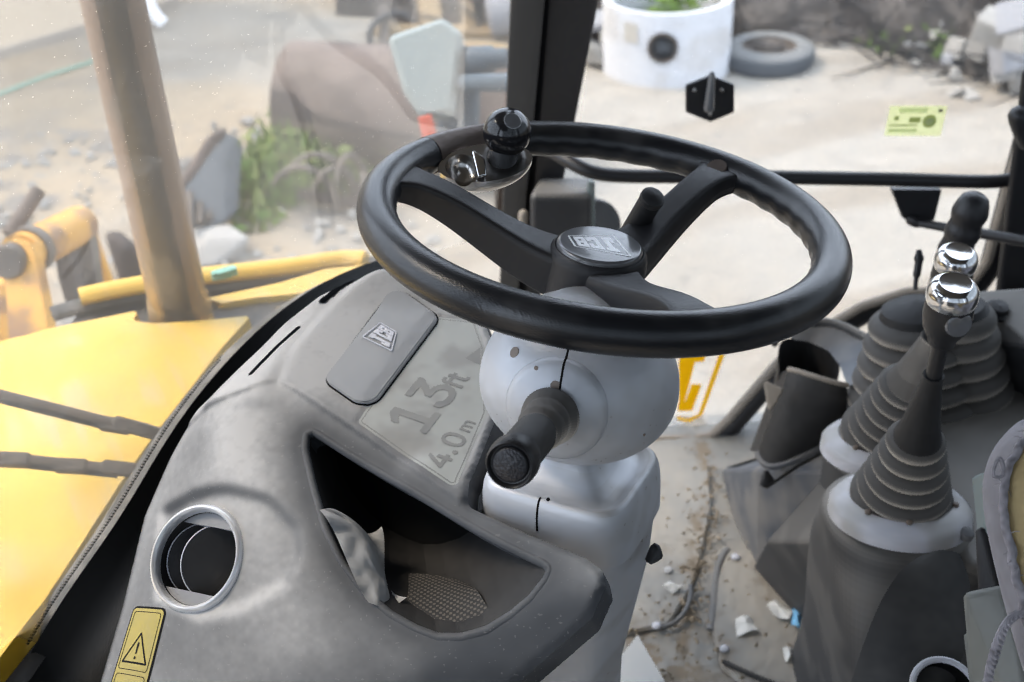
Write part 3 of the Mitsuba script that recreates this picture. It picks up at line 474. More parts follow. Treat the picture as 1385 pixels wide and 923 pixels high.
ob("gutter", tube(curve([(-0.7094,1.5309,1.7), (-0.6051,1.5717,1.7), (-0.4813,1.596,1.7), (-0.3889,1.61,1.7), (-0.308,1.6303,1.7), (-0.2483,1.6338,1.7)], 30), .019, 10, flat=.5), "mat_bay", bn)
ob("green_tape", plate([(-0.4575,1.5474,1.74), (-0.424,1.5647,1.74), (-0.4161,1.5523,1.74), (-0.4399,1.5387,1.74), (-0.4534,1.5379,1.74)], (0, 0, 1), .012, .004), "mat_cyan", label="scrap of green tape on the bonnet's far rail", category="tape")
ob("scuffed_edge", cat(*[tube(curve([(-0.4027,1.3811,1.715), (-0.4311,1.2609,1.715), (-0.4561,1.1667,1.715), (-0.4771,1.0479,1.715), (-0.498,0.9387,1.715), (-0.5133,0.8583,1.715), (-0.5287,0.7908,1.715), (-0.5518,0.6808,1.715)], 40), .03, 8, flat=.35)]), "mat_worn", bn, label="scuffed dark border beneath the bonnet's cab side edge")
# exhaust
ex = thing("exhaust_pipe", "tall brownish exhaust pipe rising from the yellow bonnet", "exhaust")
e0, e1 = V(*(-0.4922,1.472,1.7086)), V(*(-0.4524,1.3743,2.2192)); ed = nrm(e1 - e0)
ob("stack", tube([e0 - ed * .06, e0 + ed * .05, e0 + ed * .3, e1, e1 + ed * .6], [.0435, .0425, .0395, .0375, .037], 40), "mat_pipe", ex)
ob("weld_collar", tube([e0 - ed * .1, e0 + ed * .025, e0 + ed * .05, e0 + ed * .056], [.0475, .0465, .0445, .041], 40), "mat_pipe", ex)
# loader arm
la = thing("loader_linkage", "yellow loader linkage joint with dark pivot pins beyond the bonnet", "loader arm")
ld = nrm(V(*(-0.969,2.3739,1.4449)) - V(*(-0.9801,2.0512,1.5356)))
c1 = V(*(-0.9848,2.0489,1.5321)); c2 = V(*(-0.9653,2.3522,1.4482))
def lug(pts, th, m): p = np.asarray(pts, float); n_4 = nrm(np.cross(p[2] - p[0], p[5] - p[0])); n_4 = n_4 if n_4 @ ld > 0 else -n_4; ob("lug", plate(p, n_4, th, .008, 0), m, la)
lug([(-1.0085,2.032,1.5428), (-0.9999,2.0454,1.5634), (-0.9741,2.0527,1.5746), (-0.951,2.048,1.5674), (-0.9363,2.0324,1.5433), (-0.9206,1.9706,1.4849), (-0.9048,1.8977,1.4095), (-0.9893,1.8923,1.401), (-0.9964,1.9727,1.4882)], .035, "mat_arm"); lug([(-0.9876,2.3368,1.4612), (-0.9749,2.3473,1.4774), (-0.953,2.3503,1.482), (-0.9389,2.3408,1.4674), (-0.9316,2.3009,1.4243), (-0.9165,2.2271,1.3475), (-0.9616,2.2212,1.3384), (-0.9709,2.2751,1.4031), (-0.9825,2.3069,1.4335)], .04, "mat_dark_iron")
ob("lug", plate([(-0.9723,2.3993,1.4473), (-0.9577,2.3914,1.4353), (-0.9516,2.3546,1.3968), (-0.935,2.2767,1.3136), (-0.9569,2.2764,1.3132), (-0.972,2.3551,1.3977)], ld, .02, .004), "mat_arm", la)
ob("cross_tube", tube([c1 + ld * .02, c2], .043, 28), "mat_arm", la); ob("pin", lathe([(0, 0), (.030, 0), (.034, .004), (.034, .09)], c1 - ld * .05, ld, 28), "mat_dark_iron", la); ob("pin_collar", tube([c1 + ld * .045, c1 + ld * .075], .050, 28), "mat_dark_iron", la)
ob("link_bar", tube([(-1.0623,2.2088,1.5028), (-1.0145,2.3046,1.5586)], .016, 12), "mat_rust", la); ob("lower_arm", plate([(-1.1034,2.0615,1.4596), (-1.0394,2.0638,1.4632), (-1.0183,2.0172,1.4281), (-1.0039,1.9426,1.3684), (-1.0869,1.945,1.372), (-1.1271,2.0121,1.4203)], ld, .08, .01), "mat_arm", la)
ob("bracket", plate([(-0.9804,2.2226,1.4691), (-0.9533,2.2644,1.4599), (-0.9427,2.1777,1.3631), (-0.9412,2.16,1.336), (-0.9772,2.1235,1.3531), (-0.9838,2.1704,1.4071)], ld, .05, .01), "mat_rust_dark", la)
# wipers
def wiper(p0, p1, label, joint):
    t = thing("wiper", label, "wiper"); p0, p1 = V(*p0), V(*p1); d = nrm(p1 - p0); L_ = np.linalg.norm(p1 - p0)
    ob("arm", tube([p0, p1], .0058, 12, flat=.55), "mat_dark_iron", t); ob("blade", tube([p0 - d * .0 + V(.0, 0, -.010), p0 + d * L_ * .88 + V(0, 0, -.010)], .0042, 10, flat=.6), "mat_bay", t)
    for q in joint: ob("joint", place(rbox((.034, .016, .013), .004), p0 + d * L_ * q + V(0, 0, -.004), V(.2, -.4, .9), d), "mat_dark_iron", t)
    ob("elbow", hull([p1 - d * .03, p1, p1 + d * .03 + V(.0, .02, -.02)], .008, 8), "mat_dark_iron", t)
wiper((-0.5688,0.9971,1.9321), (-0.4049,1.0069,1.8554), "upper wiper arm lying across the yellow bonnet", (.82,)); wiper((-0.5676,0.9512,1.8798), (-0.4135,0.9717,1.8288), "lower wiper arm nearer the black windscreen border", (.25, .6))
# outside mirror
mt = thing("rear_view_mirror", "grey green mirror housing on a dark bracket outside the windscreen", "mirror")
mo = [(-0.2318,2.4653,1.806), (-0.1154,2.4831,1.8334), (-0.0793,2.4824,1.7956), (-0.1076,2.391,1.6548), (-0.1683,2.3702,1.6596), (-0.2039,2.4029,1.7099)]; mn = nrm(np.cross(V(*mo[1]) - V(*mo[0]), V(*mo[4]) - V(*mo[0]))); mn = mn if mn @ (cam - V(*mo[0])) > 0 else -mn
o_, a_, b_, n_2, q_ = on_plane(mo, mn); ob("housing", place(extr(Polygon(q_).buffer(-.012).buffer(.018), .045, .012), o_ - mn * .05, mn, a_), "mat_mirror_shell", mt)
ob("bracket", hull([(-0.1048,2.5098,1.7645), (-0.0532,2.4967,1.7442), (-0.0632,2.4166,1.5841), (-0.127,2.412,1.5771), (-0.124,2.4773,1.6777)], .015, 8), "mat_blue_grey", mt); ob("arm", tube([(-0.0894,2.4644,1.6944), (0.0649,2.1138,1.8155)], .019, 14), "mat_blue_grey", mt); ob("clamp", lathe([(0, 0), (.026, .002), (.03, .01), (.03, .055), (.026, .06), (0, .062)], (-0.0659,2.4518,1.7486), (1, -.15, .05), 24), "mat_blue_grey", mt); ob("clamp_end", lathe([(0, 0), (.022, .002), (.022, .045), (0, .05)], (-0.0234,2.4329,1.7562), (1, -.15, .05), 24), "mat_blue_grey", mt); ob("reflector", place(rbox((.03, .05, .01), .003), (-0.16,2.3559,1.6376), cam - V(*(-0.16,2.3559,1.6376)), (1, -.3, .3)), "mat_red", mt)

# ================================================================== the cab shell
bp = dens([(-0.6335,0.6354,1.5588), (-0.5263,0.8032,1.7069), (-0.4788,0.8556,1.7692), (-0.4165,0.9033,1.8244), (-0.3807,0.9701,1.8722), (-0.3422,1.0259,1.9031), (-0.287,1.1077,1.928), (-0.2368,1.195,1.9247), (-0.1863,1.2958,1.8964), (-0.1417,1.3802,1.861), (-0.0917,1.4852,1.8207), (-0.0098,1.7,1.7328)], .01, False); bp = np.vstack([bp, (-0.0098,1.7,1.7328)])
bp = np.array([gaussian_filter(bp[:, k], 5, mode="nearest") for k in range(3)]).T; base = curve(bp, 80, k=1)
lean = V(.11, -.11, 1)
ws = thing("windscreen", "dusty curved windscreen in front of the yellow bonnet", "windscreen")
ob("glass", grid(np.array([base + lean * t - lean * .02 for t in np.linspace(0, 1.12, 16)])), "mat_dusty_glass", ws, smooth=True)
dash_edge = curve([(-0.4541,0.6207,1.6279), (-0.4066,0.6803,1.7564), (-0.3949,0.7214,1.7829), (-0.3762,0.7696,1.8296), (-0.3596,0.8329,1.8813), (-0.3351,0.8708,1.9212), (-0.3042,0.8962,1.9603), (-0.2545,0.9365,1.9909), (-0.1944,1.0048,2.012), (-0.1301,1.0297,2.0321), (-0.1056,1.1489,1.9822)], 80)
bt_ = base[:62] - V(0, 0, .004) + V(.006, -.002, 0); dash_edge = curve(dash_edge, 62, k=1)
g1 = np.array([bt_ * (1 - t) + dash_edge * t - V(0, 0, .07 * math.sin(math.pi * min(1, t * 1.0)) ** .7 + .02 * t) for t in np.linspace(0, 1, 10)])
ob("black_border", grid(g1), "mat_frit", ws, smooth=True)
outw = nrm(V(-.9, .42, 0)); b5 = base[:62]
ob("outer_seal", grid(np.array([b5 + outw * .003 - V(0, 0, .022), b5 + outw * .010 - V(0, 0, .018), b5 + outw * .022 - V(0, 0, .021), b5 + outw * .034 - V(0, 0, .035)])), "mat_worn_dark", ws, label="dirty dark seal strip along the windscreen's lower edge", smooth=True)
fd = []
dl = np.r_[0, np.cumsum(np.linalg.norm(np.diff(base, axis=0), axis=1))]; q_end = dl[int(np.argmin(np.linalg.norm(base - V(*(-0.3194,1.0576,1.9152)), axis=1)))]
for r_ in range(3):
    for q_ in np.arange(.05, q_end, .0034):
        p_ = np.array([np.interp(q_ + .0017 * (r_ % 2), dl, base[:, k]) for k in range(3)]) + lean * (.0004 + .0026 * r_); a_, b_, n_5 = basis(np.cross(lean, nrm(V(.45, .9, 0))), lean); t_ = np.linspace(0, 2 * np.pi, 8, endpoint=False); fd.append(TM(np.vstack([p_ + (.0016 - .0004 * r_) * (np.cos(t_)[:, None] * a_ + np.sin(t_)[:, None] * b_) - n_5 * (-.0015 if n_5 @ (cam - p_) > 0 else .0015)]), [[0, k, k + 1] for k in range(1, 7)]))
ob("border_dots", fd, "mat_frit", ws, kind="stuff", smooth=False)
cf = thing("cab_frame", "black cab frame with the thick pillar behind the wheel", "cab frame")
pl = lambda a, b, r_=.004: hull(a + b, r_)
tp = 1.75
pb = [V(*(0.0255,1.72,1.6784)), V(*(0.0699,1.7,1.6865)), V(*(0.0732,1.78,1.6435)), V(*(0.0264,1.78,1.6462))]; pt_ = [V(*(0.0733,1.68,2.1018)), V(*(0.1475,1.66,2.1038)), V(*(0.1546,1.74,2.0799)), V(*(0.0759,1.74,2.084))]
ext = lambda b, t, k: [x + (y - x) * k for x, y in zip(b, t)]
ob("pillar", hull(ext(pb, pt_, 2.2) + ext(pb, pt_, -.75), .004), "mat_black", cf, label="thick black front pillar behind the wheel")
sb = [V(*(-0.0069,1.69,1.6964)), V(*(0.0226,1.69,1.6946)), V(*(0.0236,1.76,1.6571)), V(*(-0.0072,1.76,1.6589))]; st_ = [V(*(0.0253,1.66,2.1102)), V(*(0.0701,1.655,2.1093)), V(*(0.0732,1.73,2.0871)), V(*(0.0264,1.73,2.0895))]
ob("pillar_trim", hull(ext(sb, st_, 2.2) + ext(sb, st_, -.6), .003), "mat_pillar_trim", cf, label="greyish rubber trim on the pillar's windscreen side")
ob("pillar_foot", hull([(-0.0138,1.7,1.7975), (0.0246,1.7,1.7953), (0.0203,1.7,1.6894), (-0.0144,1.7,1.6915), (-0.0142,1.74,1.7786), (0.0252,1.74,1.7764), (0.0208,1.74,1.668), (-0.0147,1.74,1.6701)], .003), "mat_clamp", cf, label="brown rusty strip at the pillar's foot")
ob("roof", place(rbox((2.1, 2.4, .06), .02), (.28, .62, 3.02), (0, 0, 1)), "mat_roof", cf)
ob("rear_pillar", hull([(0.7603,1.5,1.6354), (0.8163,1.5,1.632), (0.8489,1.56,1.5932), (0.7907,1.56,1.5968), (0.7288,1.5,2.0188), (0.7885,1.5,2.0156), (0.8201,1.56,1.9922), (0.758,1.56,1.9956)], .01), "mat_black", cf, label="black rear pillar at the right edge"); ob("pillar_bolt", hull([(0.7134,1.47,1.9693), (0.7339,1.47,1.9333), (0.7216,1.47,1.9537)], .016, 12), "mat_black", cf)
ob("left_post", hull([(-.66, .50, 1.3), (-.58, .46, 1.3), (-.60, .56, 1.3), (-.54, .38, 3.0), (-.46, .34, 3.0), (-.48, .44, 3.0)], .02), "mat_black", cf)
lw = thing("added_left_door", "added unseen left cab door, closed, its tinted pane dimming light from behind", "door")  # door added out of view, shut to keep light off the cab interior
ob("lower_panel", place(rbox((1.75, .05, .66), .02), (.28, -.34, 1.66), (0, 0, 1)), "mat_console", lw); ob("pane", TM([(-.6, -.34, 1.98), (1.15, -.34, 1.98), (1.15, -.34, 3.0), (-.6, -.34, 3.0)], [[0, 1, 2], [0, 2, 3]]), "mat_dimming_pane", lw, smooth=False); ob("middle_post", place(rbox((.08, .06, 1.7), .02), (.62, -.345, 2.15), (0, 0, 1)), "mat_black", lw)
ob("added_rear_wall", place(rbox((.05, 2.0, .5), .02), (1.2, .65, 1.60), (0, 0, 1)), "mat_console", cf); ob("added_rear_pane", TM([(1.2, -.34, 1.84), (1.2, 1.6, 1.84), (1.2, 1.6, 3.0), (1.2, -.34, 3.0)], [[0, 1, 2], [0, 2, 3]]), "mat_dimming_pane", cf, smooth=False); ob("rear_header", place(rbox((.05, 2.0, .3), .02), (1.2, .65, 2.85), (0, 0, 1)), "mat_console", cf)  # unseen rear wall and tinted pane, added to cut light from the back
ob("rear_post", hull([(1.12, .12, 1.3), (1.2, .12, 1.3), (1.2, .2, 1.3), (1.12, .12, 3.0), (1.2, .12, 3.0), (1.2, .2, 3.0)], .02), "mat_black", cf)
# floor
ob("cab_floor", plate([(-.6, -.35, 1.35), (1.2, -.35, 1.35), (1.2, 1.62, 1.35), (-.02, 1.66, 1.35), (-.4, .9, 1.35)], (0, 0, 1), -.04), "mat_floor", kind="structure", label="dusty metal cab floor")
def mat_slab(pts, lab, r_=.02): return ob("floor_mat", plate(pts, (0, 0, 1), .007, r_, .003), "mat_floor", label=lab, category="floor mat")
mat_slab([(0.0999,1.5313,1.352), (0.3225,1.5128,1.352), (0.3064,1.3917,1.352), (0.2645,1.2607,1.352), (0.245,1.2158,1.352), (0.2035,1.1488,1.352), (0.1329,1.1342,1.352), (0.049,1.1399,1.352)], "dusty floor mat beside the silver steering column")
mat_slab([(0.4015,1.2955,1.352), (0.3153,1.2921,1.352), (0.2845,1.2282,1.352), (0.2628,1.1419,1.352), (0.2631,1.0678,1.352), (0.3137,0.9958,1.352), (0.429,0.9884,1.352), (0.5132,1.2871,1.352)], "dusty floor mat below the lever console")
ob("floor_channel", tube(curve([(0.3155,1.2956,1.358), (0.2952,1.2649,1.358), (0.2783,1.2075,1.358), (0.259,1.1338,1.358)], 24), .005, 8, flat=.6), "mat_console_blue", label="thin grey edging along the right floor mat", category="edging")
ob("cable", tube(curve([(0.2449,1.218,1.362), (0.2374,1.1843,1.362), (0.2175,1.1526,1.362), (0.1928,1.1421,1.36)], 24), .0034, 8), "mat_console_blue", label="short curved dark cable on the floor near the column", category="cable"); ob("cable", tube(curve([(0.2663,1.0718,1.362), (0.2946,1.0506,1.362), (0.3385,1.0225,1.362), (0.384,1.0072,1.362)], 24), .0035, 8), "mat_black_rough", label="black cable at the bottom of the floor", category="cable")
g = np.random.default_rng(21); bits = []
for _ in range(260):
    s_ = g.uniform(0, 1); c = V(*(0.3261,1.4831,1.352)) * (1 - s_) + V(*(0.2272,1.1304,1.352)) * s_ if g.uniform() < .55 else V(*(0.1963,1.0986,1.352)) + V(g.normal() * .07, g.normal() * .05, 0) if g.uniform() < .6 else V(g.uniform(.15, .45), g.uniform(1.0, 1.58), 1.352)
    c = c + V(g.normal() * .016, g.normal() * .016, .006); l = g.uniform(.001, .006) * (1 if g.uniform() < .8 else 1.8); d = nrm([g.normal(), g.normal(), .1 * g.normal()]) * l; bits.append(hull([c, c + d, c + V(0, 0, .002)], g.uniform(.0012, .003), 4))
ob("floor_dirt", bits, "mat_dirt", kind="stuff", label="crumbs of brown dirt and dry leaves along the floor gap", category="dirt")
for c, lab in zip([(0.2169,1.2518,1.361), (0.1845,1.1432,1.361), (0.3223,1.2725,1.361), (0.2726,1.0947,1.361)], ["white floor stud beside the pinkish scrap", "white floor stud beside the curved dark cable", "white floor stud near the console's foot", "white floor stud nearest the bottom of the floor"]):
    ob("floor_stud", lathe([(.0066, 0), (.0066, .0012), (.0055, .0028), (.003, .0036), (0, .0038)], c, (0, 0, 1), 20), "mat_collar", label=lab, category="stud", group="white floor studs")
def scrap(pts, m, lab, c="scrap", parent=None, name="paper_scrap"):
    p = np.asarray(pts, float); p = p + V(0, 0, .004); q = curve(dens(p, .006), 40, True, 1); ctr = p.mean(0) + V(0, 0, .006); q = q + np.c_[0 * q[:, 0], 0 * q[:, 0], .004 * np.sin(np.arange(40) * .35)]
    return ob(name, loft([q, q * .5 + ctr * .5, q * .05 + ctr * .95], cap=False), m, parent, label=lab, category=None if parent else c)
wr_ = thing("wrapper", "crumpled white wrapper with a bright blue end on the floor mat", "wrapper")
scrap([(0.2957,1.1448,1.36), (0.319,1.1502,1.36), (0.3268,1.1217,1.36), (0.2943,1.1157,1.36)], "mat_paper", "square white paper scrap on the right floor mat"); scrap([(0.3448,1.1636,1.365), (0.3617,1.1725,1.365), (0.3819,1.1496,1.365), (0.3701,1.1349,1.365), (0.3511,1.1489,1.365)], "mat_paper", None, parent=wr_, name="white_half"); scrap([(0.3809,1.1544,1.366), (0.3913,1.1451,1.366), (0.3824,1.1123,1.366), (0.3717,1.1241,1.366)], "mat_blue", "bright blue end of the wrapper", parent=wr_, name="blue_end"); scrap([(0.3504,1.0876,1.36), (0.3716,1.0862,1.36), (0.3521,1.0639,1.36)], "mat_paper", "small triangular white scrap right of the square one")
scrap([(0.2029,1.215,1.362), (0.2172,1.223,1.362), (0.2351,1.2112,1.362), (0.2165,1.2035,1.362)], "mat_paper", "narrow pinkish white scrap on the left floor mat"); scrap([(0.3467,1.322,1.362), (0.3626,1.3208,1.362), (0.363,1.3008,1.362), (0.3441,1.2973,1.362)], "mat_dirt", "brown crumpled leaf at the console's foot", "leaf")
ob("paper_sheet", plate([(0.1502,1.0917,1.4), (0.1871,0.998,1.4), (0.1647,0.9211,1.4), (0.0547,0.928,1.4), (0.079,0.9954,1.4)], (.15, -.1, 1), .002), "mat_paper", label="white sheet sticking out below the steering column", category="paper")
# ------------------------------------------------------------------ right door
dr_ = thing("cab_door", "glazed right cab door with black frame and grab rail", "door")
ob("pane", TM([(0.0463,1.62,1.316), (1.0249,1.62,1.2509), (0.8258,1.62,2.5306), (0.1939,1.62,2.5588)], [[0, 1, 2], [0, 2, 3]]), "mat_door_glass", dr_, smooth=False)
fr = [(-0.0129,1.6,1.3424), (0.2692,1.6,1.3237), (0.322,1.6,1.3202), (0.352,1.6,1.3265), (0.379,1.6,1.3577), (0.4543,1.6,1.4715), (0.4884,1.6,1.5118), (0.5863,1.6,1.5791), (0.6565,1.6,1.602), (0.7242,1.6,1.5979), (0.7589,1.6,1.6085), (0.7792,1.6,1.6505), (0.7864,1.6,1.7631), (0.7964,1.6,1.9564), (0.7837,1.6,2.1892)]
ob("frame", tube(curve(dens(fr, .03, False), 140, k=1), .017, 14, up_hint=(0, 1, 0)), "mat_black", dr_); ob("inner_seal", tube(curve(dens([p + V(-.012, -.012, .022) for p in fr], .03, False), 140, k=1), .008, 10, up_hint=(0, 1, 0)), "mat_plinth", dr_)
ob("grab_rail", tube(curve([(0.0708,1.62,1.8885), (0.0908,1.58,1.8942), (0.1247,1.55,1.8855), (0.1739,1.55,1.8744), (0.3057,1.55,1.8657), (0.4606,1.55,1.8544), (0.6279,1.55,1.8412), (0.7235,1.55,1.8333), (0.7671,1.55,1.8369), (0.8011,1.55,1.8602)], 70), .0105, 18), "mat_black", dr_)
ob("rail_bracket", plate([(0.5807,1.56,1.8283), (0.6562,1.56,1.8239), (0.6505,1.56,1.7745), (0.6032,1.56,1.7797)], (0, -1, .1), .012, .002), "mat_black", dr_)
hx_ = [(0.2724,1.6,1.9918), (0.3074,1.6,2.0045), (0.3428,1.6,1.9891), (0.3454,1.6,1.9467), (0.311,1.6,1.9335), (0.274,1.6,1.9507)]
ob("handle_plate", plate(hx_, (0, -1, 0), .008, .003, .002), "mat_black", dr_); hl = hull([(0.3058,1.575,2.0136), (0.3031,1.57,1.9655)], [.0045, .008], 12); ob("handle_lever", hl, "mat_cap", dr_)
for c in ((0.2842,1.591,1.9855), (0.3242,1.591,1.9833), (0.3088,1.591,1.9466)): ob("handle_screw", lathe([(.0032, 0), (.003, .002), (0, .0025)], c, (0, -1, .2), 12), "mat_steel", dr_)
gs = thing("gas_strut", "thin dark gas strut below the door rail", "gas strut"); ob("rod", tube([(0.6239,1.53,1.78), (0.7328,1.42,1.8017), (0.7604,1.36,1.8206)], [.0065, .0085, .0085], 12), "mat_black", gs); ob("ball_joint", hull([(0.6148,1.54,1.7804), (0.6213,1.535,1.7788)], .009, 12), "mat_black", gs)
# stickers on the panes
def flatframe(p0, px_, py): p0, px_, py = V(*p0), V(*px_), V(*py); return p0, nrm(px_ - p0), np.linalg.norm(px_ - p0), np.linalg.norm(py - p0)
sk = thing("pane_sticker", "lime yellow information sticker on the door pane", "sticker")
so, sx_, sw, sh = flatframe((0.5805,1.612,1.8887), (0.6667,1.612,1.8839), (0.5742,1.612,1.9363)); sn = V(0, -1, 0); sb_ = basis(sn, sx_)
def stick(m, x, y, lift, b, name, parent=sk): ob(name, place(m, so + sb_[0] * x * sw + sb_[1] * y * sh + sn * lift, sn, sx_), b, parent)
box2 = lambda w_, h_: extr(Polygon([(0, 0), (w_, 0), (w_, h_), (0, h_)]), .0006)
stick(box2(sw, sh), 0, 0, 0, "mat_film", "film"); stick(box2(sw * .5, sh * .12), .05, .13, .001, "mat_lime_pale", "line"); stick(box2(sw * .5, sh * .16), .17, .78, .001, "mat_lime_pale", "line"); stick(box2(sw * .5, sh * .05), .04, .34, .001, "mat_lime_ink", "line"); stick(box2(sw * .2, sh * .18), .38, .45, .001, "mat_lime_ink", "line") ; stick(extr(circle2((0, 0), sw * .12), .0006), .74, .5, .001, "mat_lime_ink", "dial"); stick(extr(circle2((0, 0), sw * .07), .0006), .74, .5, .002, "mat_lime_pale", "dial"); stick(extr(circle2((0, 0), sw * .045), .0006), .15, .6, .001, "mat_lime_ink", "dot"); stick(box2(sw * .07, sh * .1), .86, .8, .001, "mat_dark_iron", "dot")
dc = thing("pane_decal", "orange letter decal with outline on the lower door pane", "decal")
def dplate(pts, name="stroke"): ob(name, plate(pts, (0, -1, 0), .0008), "mat_orange_decal", dc)
dplate([(0.2855,1.613,1.5099), (0.3284,1.613,1.5072), (0.3254,1.613,1.4907), (0.3102,1.613,1.4902), (0.2925,1.613,1.3893), (0.2858,1.613,1.393), (0.2823,1.613,1.4919)]); dplate([(0.3058,1.613,1.4441), (0.3238,1.613,1.4429), (0.3095,1.613,1.3866), (0.2847,1.613,1.3882), (0.2841,1.613,1.4043), (0.2969,1.613,1.4083)]); dplate([(0.3511,1.613,1.5058), (0.3601,1.613,1.5022), (0.3281,1.613,1.3773), (0.3204,1.613,1.3762)], "outline"); dplate([(0.2838,1.613,1.3769), (0.3024,1.613,1.3692), (0.3215,1.613,1.3793), (0.3269,1.613,1.3757), (0.3052,1.613,1.3625), (0.2841,1.613,1.3688)], "outline")

# ------------------------------------------------------------------ washer box behind the wheel
mb = thing("wiper_motor", "grey boxy wiper motor cover at the pillar's foot", "wiper motor")
ob("cover", hull([(0.0497,1.6,1.8211), (0.1249,1.6,1.8167), (0.135,1.68,1.801), (0.0636,1.68,1.8051), (0.0471,1.6,1.7413), (0.1242,1.6,1.7367), (0.1341,1.68,1.6934)], .010, 12), "mat_console", mb); ob("cover_flange", hull([(0.1308,1.6,1.8414), (0.1365,1.6,1.8411), (0.1359,1.6,1.736), (0.1301,1.6,1.7364), (0.141,1.68,1.8085)], .003), "mat_mirror_shell", mb)
ob("drum", lathe([(0, .02), (.044, .018), (.046, .012), (.046, -.04), (0, -.04)], (0.1388,1.66,1.7364), (.25, -1, .35), 40), "mat_black", mb); ob("screw", lathe([(.016, 0), (.015, .005), (.006, .006), (0, .003)], (0.0882,1.635,1.8096), (0, -.25, 1), 20), "mat_console", mb); ob("knob", hull([(0.0284,1.62,1.7844), (0.0275,1.62,1.7609)], .008, 12), "mat_plinth", mb); ob("knob_base", hull([(0.032,1.62,1.7554), (0.0435,1.62,1.7468)], .008, 12), "mat_black", mb)
# ================================================================== dashboard
db = thing("dashboard", "dusty grey moulded dashboard with a dark storage pocket", "dashboard")
edge_w = [(-0.2955,0.8745,1.9757), (-0.2545,0.9365,1.9909), (-0.1944,1.0048,2.012), (-0.1301,1.0297,2.0321)]
shelf = [(-0.237,0.8613,2.0018), (-0.2103,0.9214,2.0076), (-0.1843,0.9835,2.0138), (-0.1291,1.0504,2.0178), (-0.2003,0.861,1.998), (-0.1437,0.8182,1.9861), (-0.0901,0.7725,1.9741), (-0.0458,0.7343,1.9641), (-0.0234,0.9414,1.9914), (-0.067,0.984,2.0019), (-0.0257,0.8211,1.9744), (-0.0102,0.8996,1.9841), (-0.0944,0.9165,1.9951), (-0.1195,0.8549,1.9888), (-0.0651,0.8014,1.9756), (-0.0052,0.8406,1.9751), (-0.0372,1.0092,2.0025)]
front = [(-0.187,0.8251,1.9794), (-0.1502,0.7994,1.9729), (-0.1166,0.7753,1.967), (-0.04,0.7119,1.9575), (0.0192,0.6499,1.9666), (0.0527,0.6515,1.9783), (0.0082,0.6885,1.9673), (-0.0397,0.7246,1.9623), (0.059,0.6275,1.9725), (0.0494,0.6153,1.9464), (0.0144,0.6118,1.908), (-0.0159,0.6087,1.8756), (-0.0476,0.5954,1.8368),
    (-0.1816,0.781,1.9666), (-0.1654,0.7263,1.9465), (-0.1322,0.6744,1.9273), (-0.0898,0.6428,1.9153), (-0.0662,0.6334,1.9136), (-0.0303,0.6293,1.9294), (0.0056,0.6367,1.9554),
    (-0.2653,0.8212,1.9734), (-0.2828,0.7342,1.922), (-0.2334,0.8444,1.9871), (-0.223,0.7422,1.9528), (-0.1919,0.7662,1.9714), (-0.1693,0.6981,1.9399), (-0.1259,0.648,1.9123), (-0.0721,0.6214,1.908), (-0.0073,0.6165,1.9373), (0.0335,0.6258,1.9644), (-0.1874,0.6363,1.887), (-0.2885,0.6666,1.8602), (-0.3415,0.6873,1.8406), (-0.0966,0.6027,1.8848), (-0.2521,0.6109,1.8332), (-0.1287,0.5912,1.8487), (-0.3585,0.6432,1.8003),
    (-0.3291,0.8588,1.9304), (-0.3516,0.8176,1.8944), (-0.366,0.7515,1.8477), (-0.3823,0.7007,1.8062), (-0.3948,0.6605,1.7809), (-0.4287,0.6298,1.7337), (-0.2577,0.5878,1.7793), (-0.0752,0.5764,1.7801), (-0.2797,0.8467,1.9759), (-0.2406,0.8553,1.9947)]
D = Skin([*edge_w, *shelf, *front], (-.22, -.40, .88), .0018, .0065)
D.soften(Polygon(D.ab([(-0.3025,0.8798,1.974), (-0.1309,1.043,2.0325), (0.0091,1.0361,2.0016), (0.0133,0.8044,1.9681), (0.0527,0.651,1.9757), (0.0192,0.6499,1.9666), (-0.04,0.7119,1.9575), (-0.1166,0.7753,1.967), (-0.187,0.8251,1.9794), (-0.2408,0.8508,1.9896)])), .014)
out = [(-0.3042,0.8962,1.9603), (-0.2772,0.911,1.983), (-0.2545,0.9365,1.9909), (-0.2262,0.9732,2.0011), (-0.1944,1.0048,2.012), (-0.1648,1.0227,2.0216), (-0.1301,1.0297,2.0321), (-0.0989,1.0649,2.0167), (-0.0676,1.0415,2.0102), (-0.03,0.986,1.9984), (-0.0179,0.9309,1.9893), (-0.0173,0.8401,1.9763), (-0.0341,0.7849,1.9701), (-0.0432,0.7573,1.9671), (-0.0452,0.7327,1.9638), (0.0082,0.6882,1.9668), (0.047,0.6522,1.9757), (0.0582,0.637,1.9779), (0.06,0.6259,1.9701), (0.0494,0.6153,1.9464), (0.0144,0.6118,1.908), (-0.0159,0.6087,1.8756), (-0.0476,0.5954,1.8368), (-0.0748,0.5797,1.7851), (-0.2573,0.5911,1.7843), (-0.4219,0.6331,1.7388), (-0.3948,0.6605,1.7809), (-0.3836,0.7008,1.8063), (-0.3674,0.7515,1.8477), (-0.353,0.8177,1.8945), (-0.3305,0.8589,1.9304)]
OUT = Polygon(D.ab(out)).buffer(-.006).buffer(.014, quad_segs=6).buffer(-.008, quad_segs=6)
from shapely import distance, points
ed_ = OUT.exterior.simplify(.0006); dd = np.full(D.A.shape, 1.0); m_ = contains_xy(OUT, D.A, D.B); dd[m_] = distance(ed_, points(D.A[m_], D.B[m_])); dd[~m_] = 0; RE = .0075
D.z = D.z - np.where(dd < RE, RE - np.sqrt(np.maximum(RE ** 2 - (RE - np.minimum(dd, RE)) ** 2, 0)), 0) * .9; D.fit()
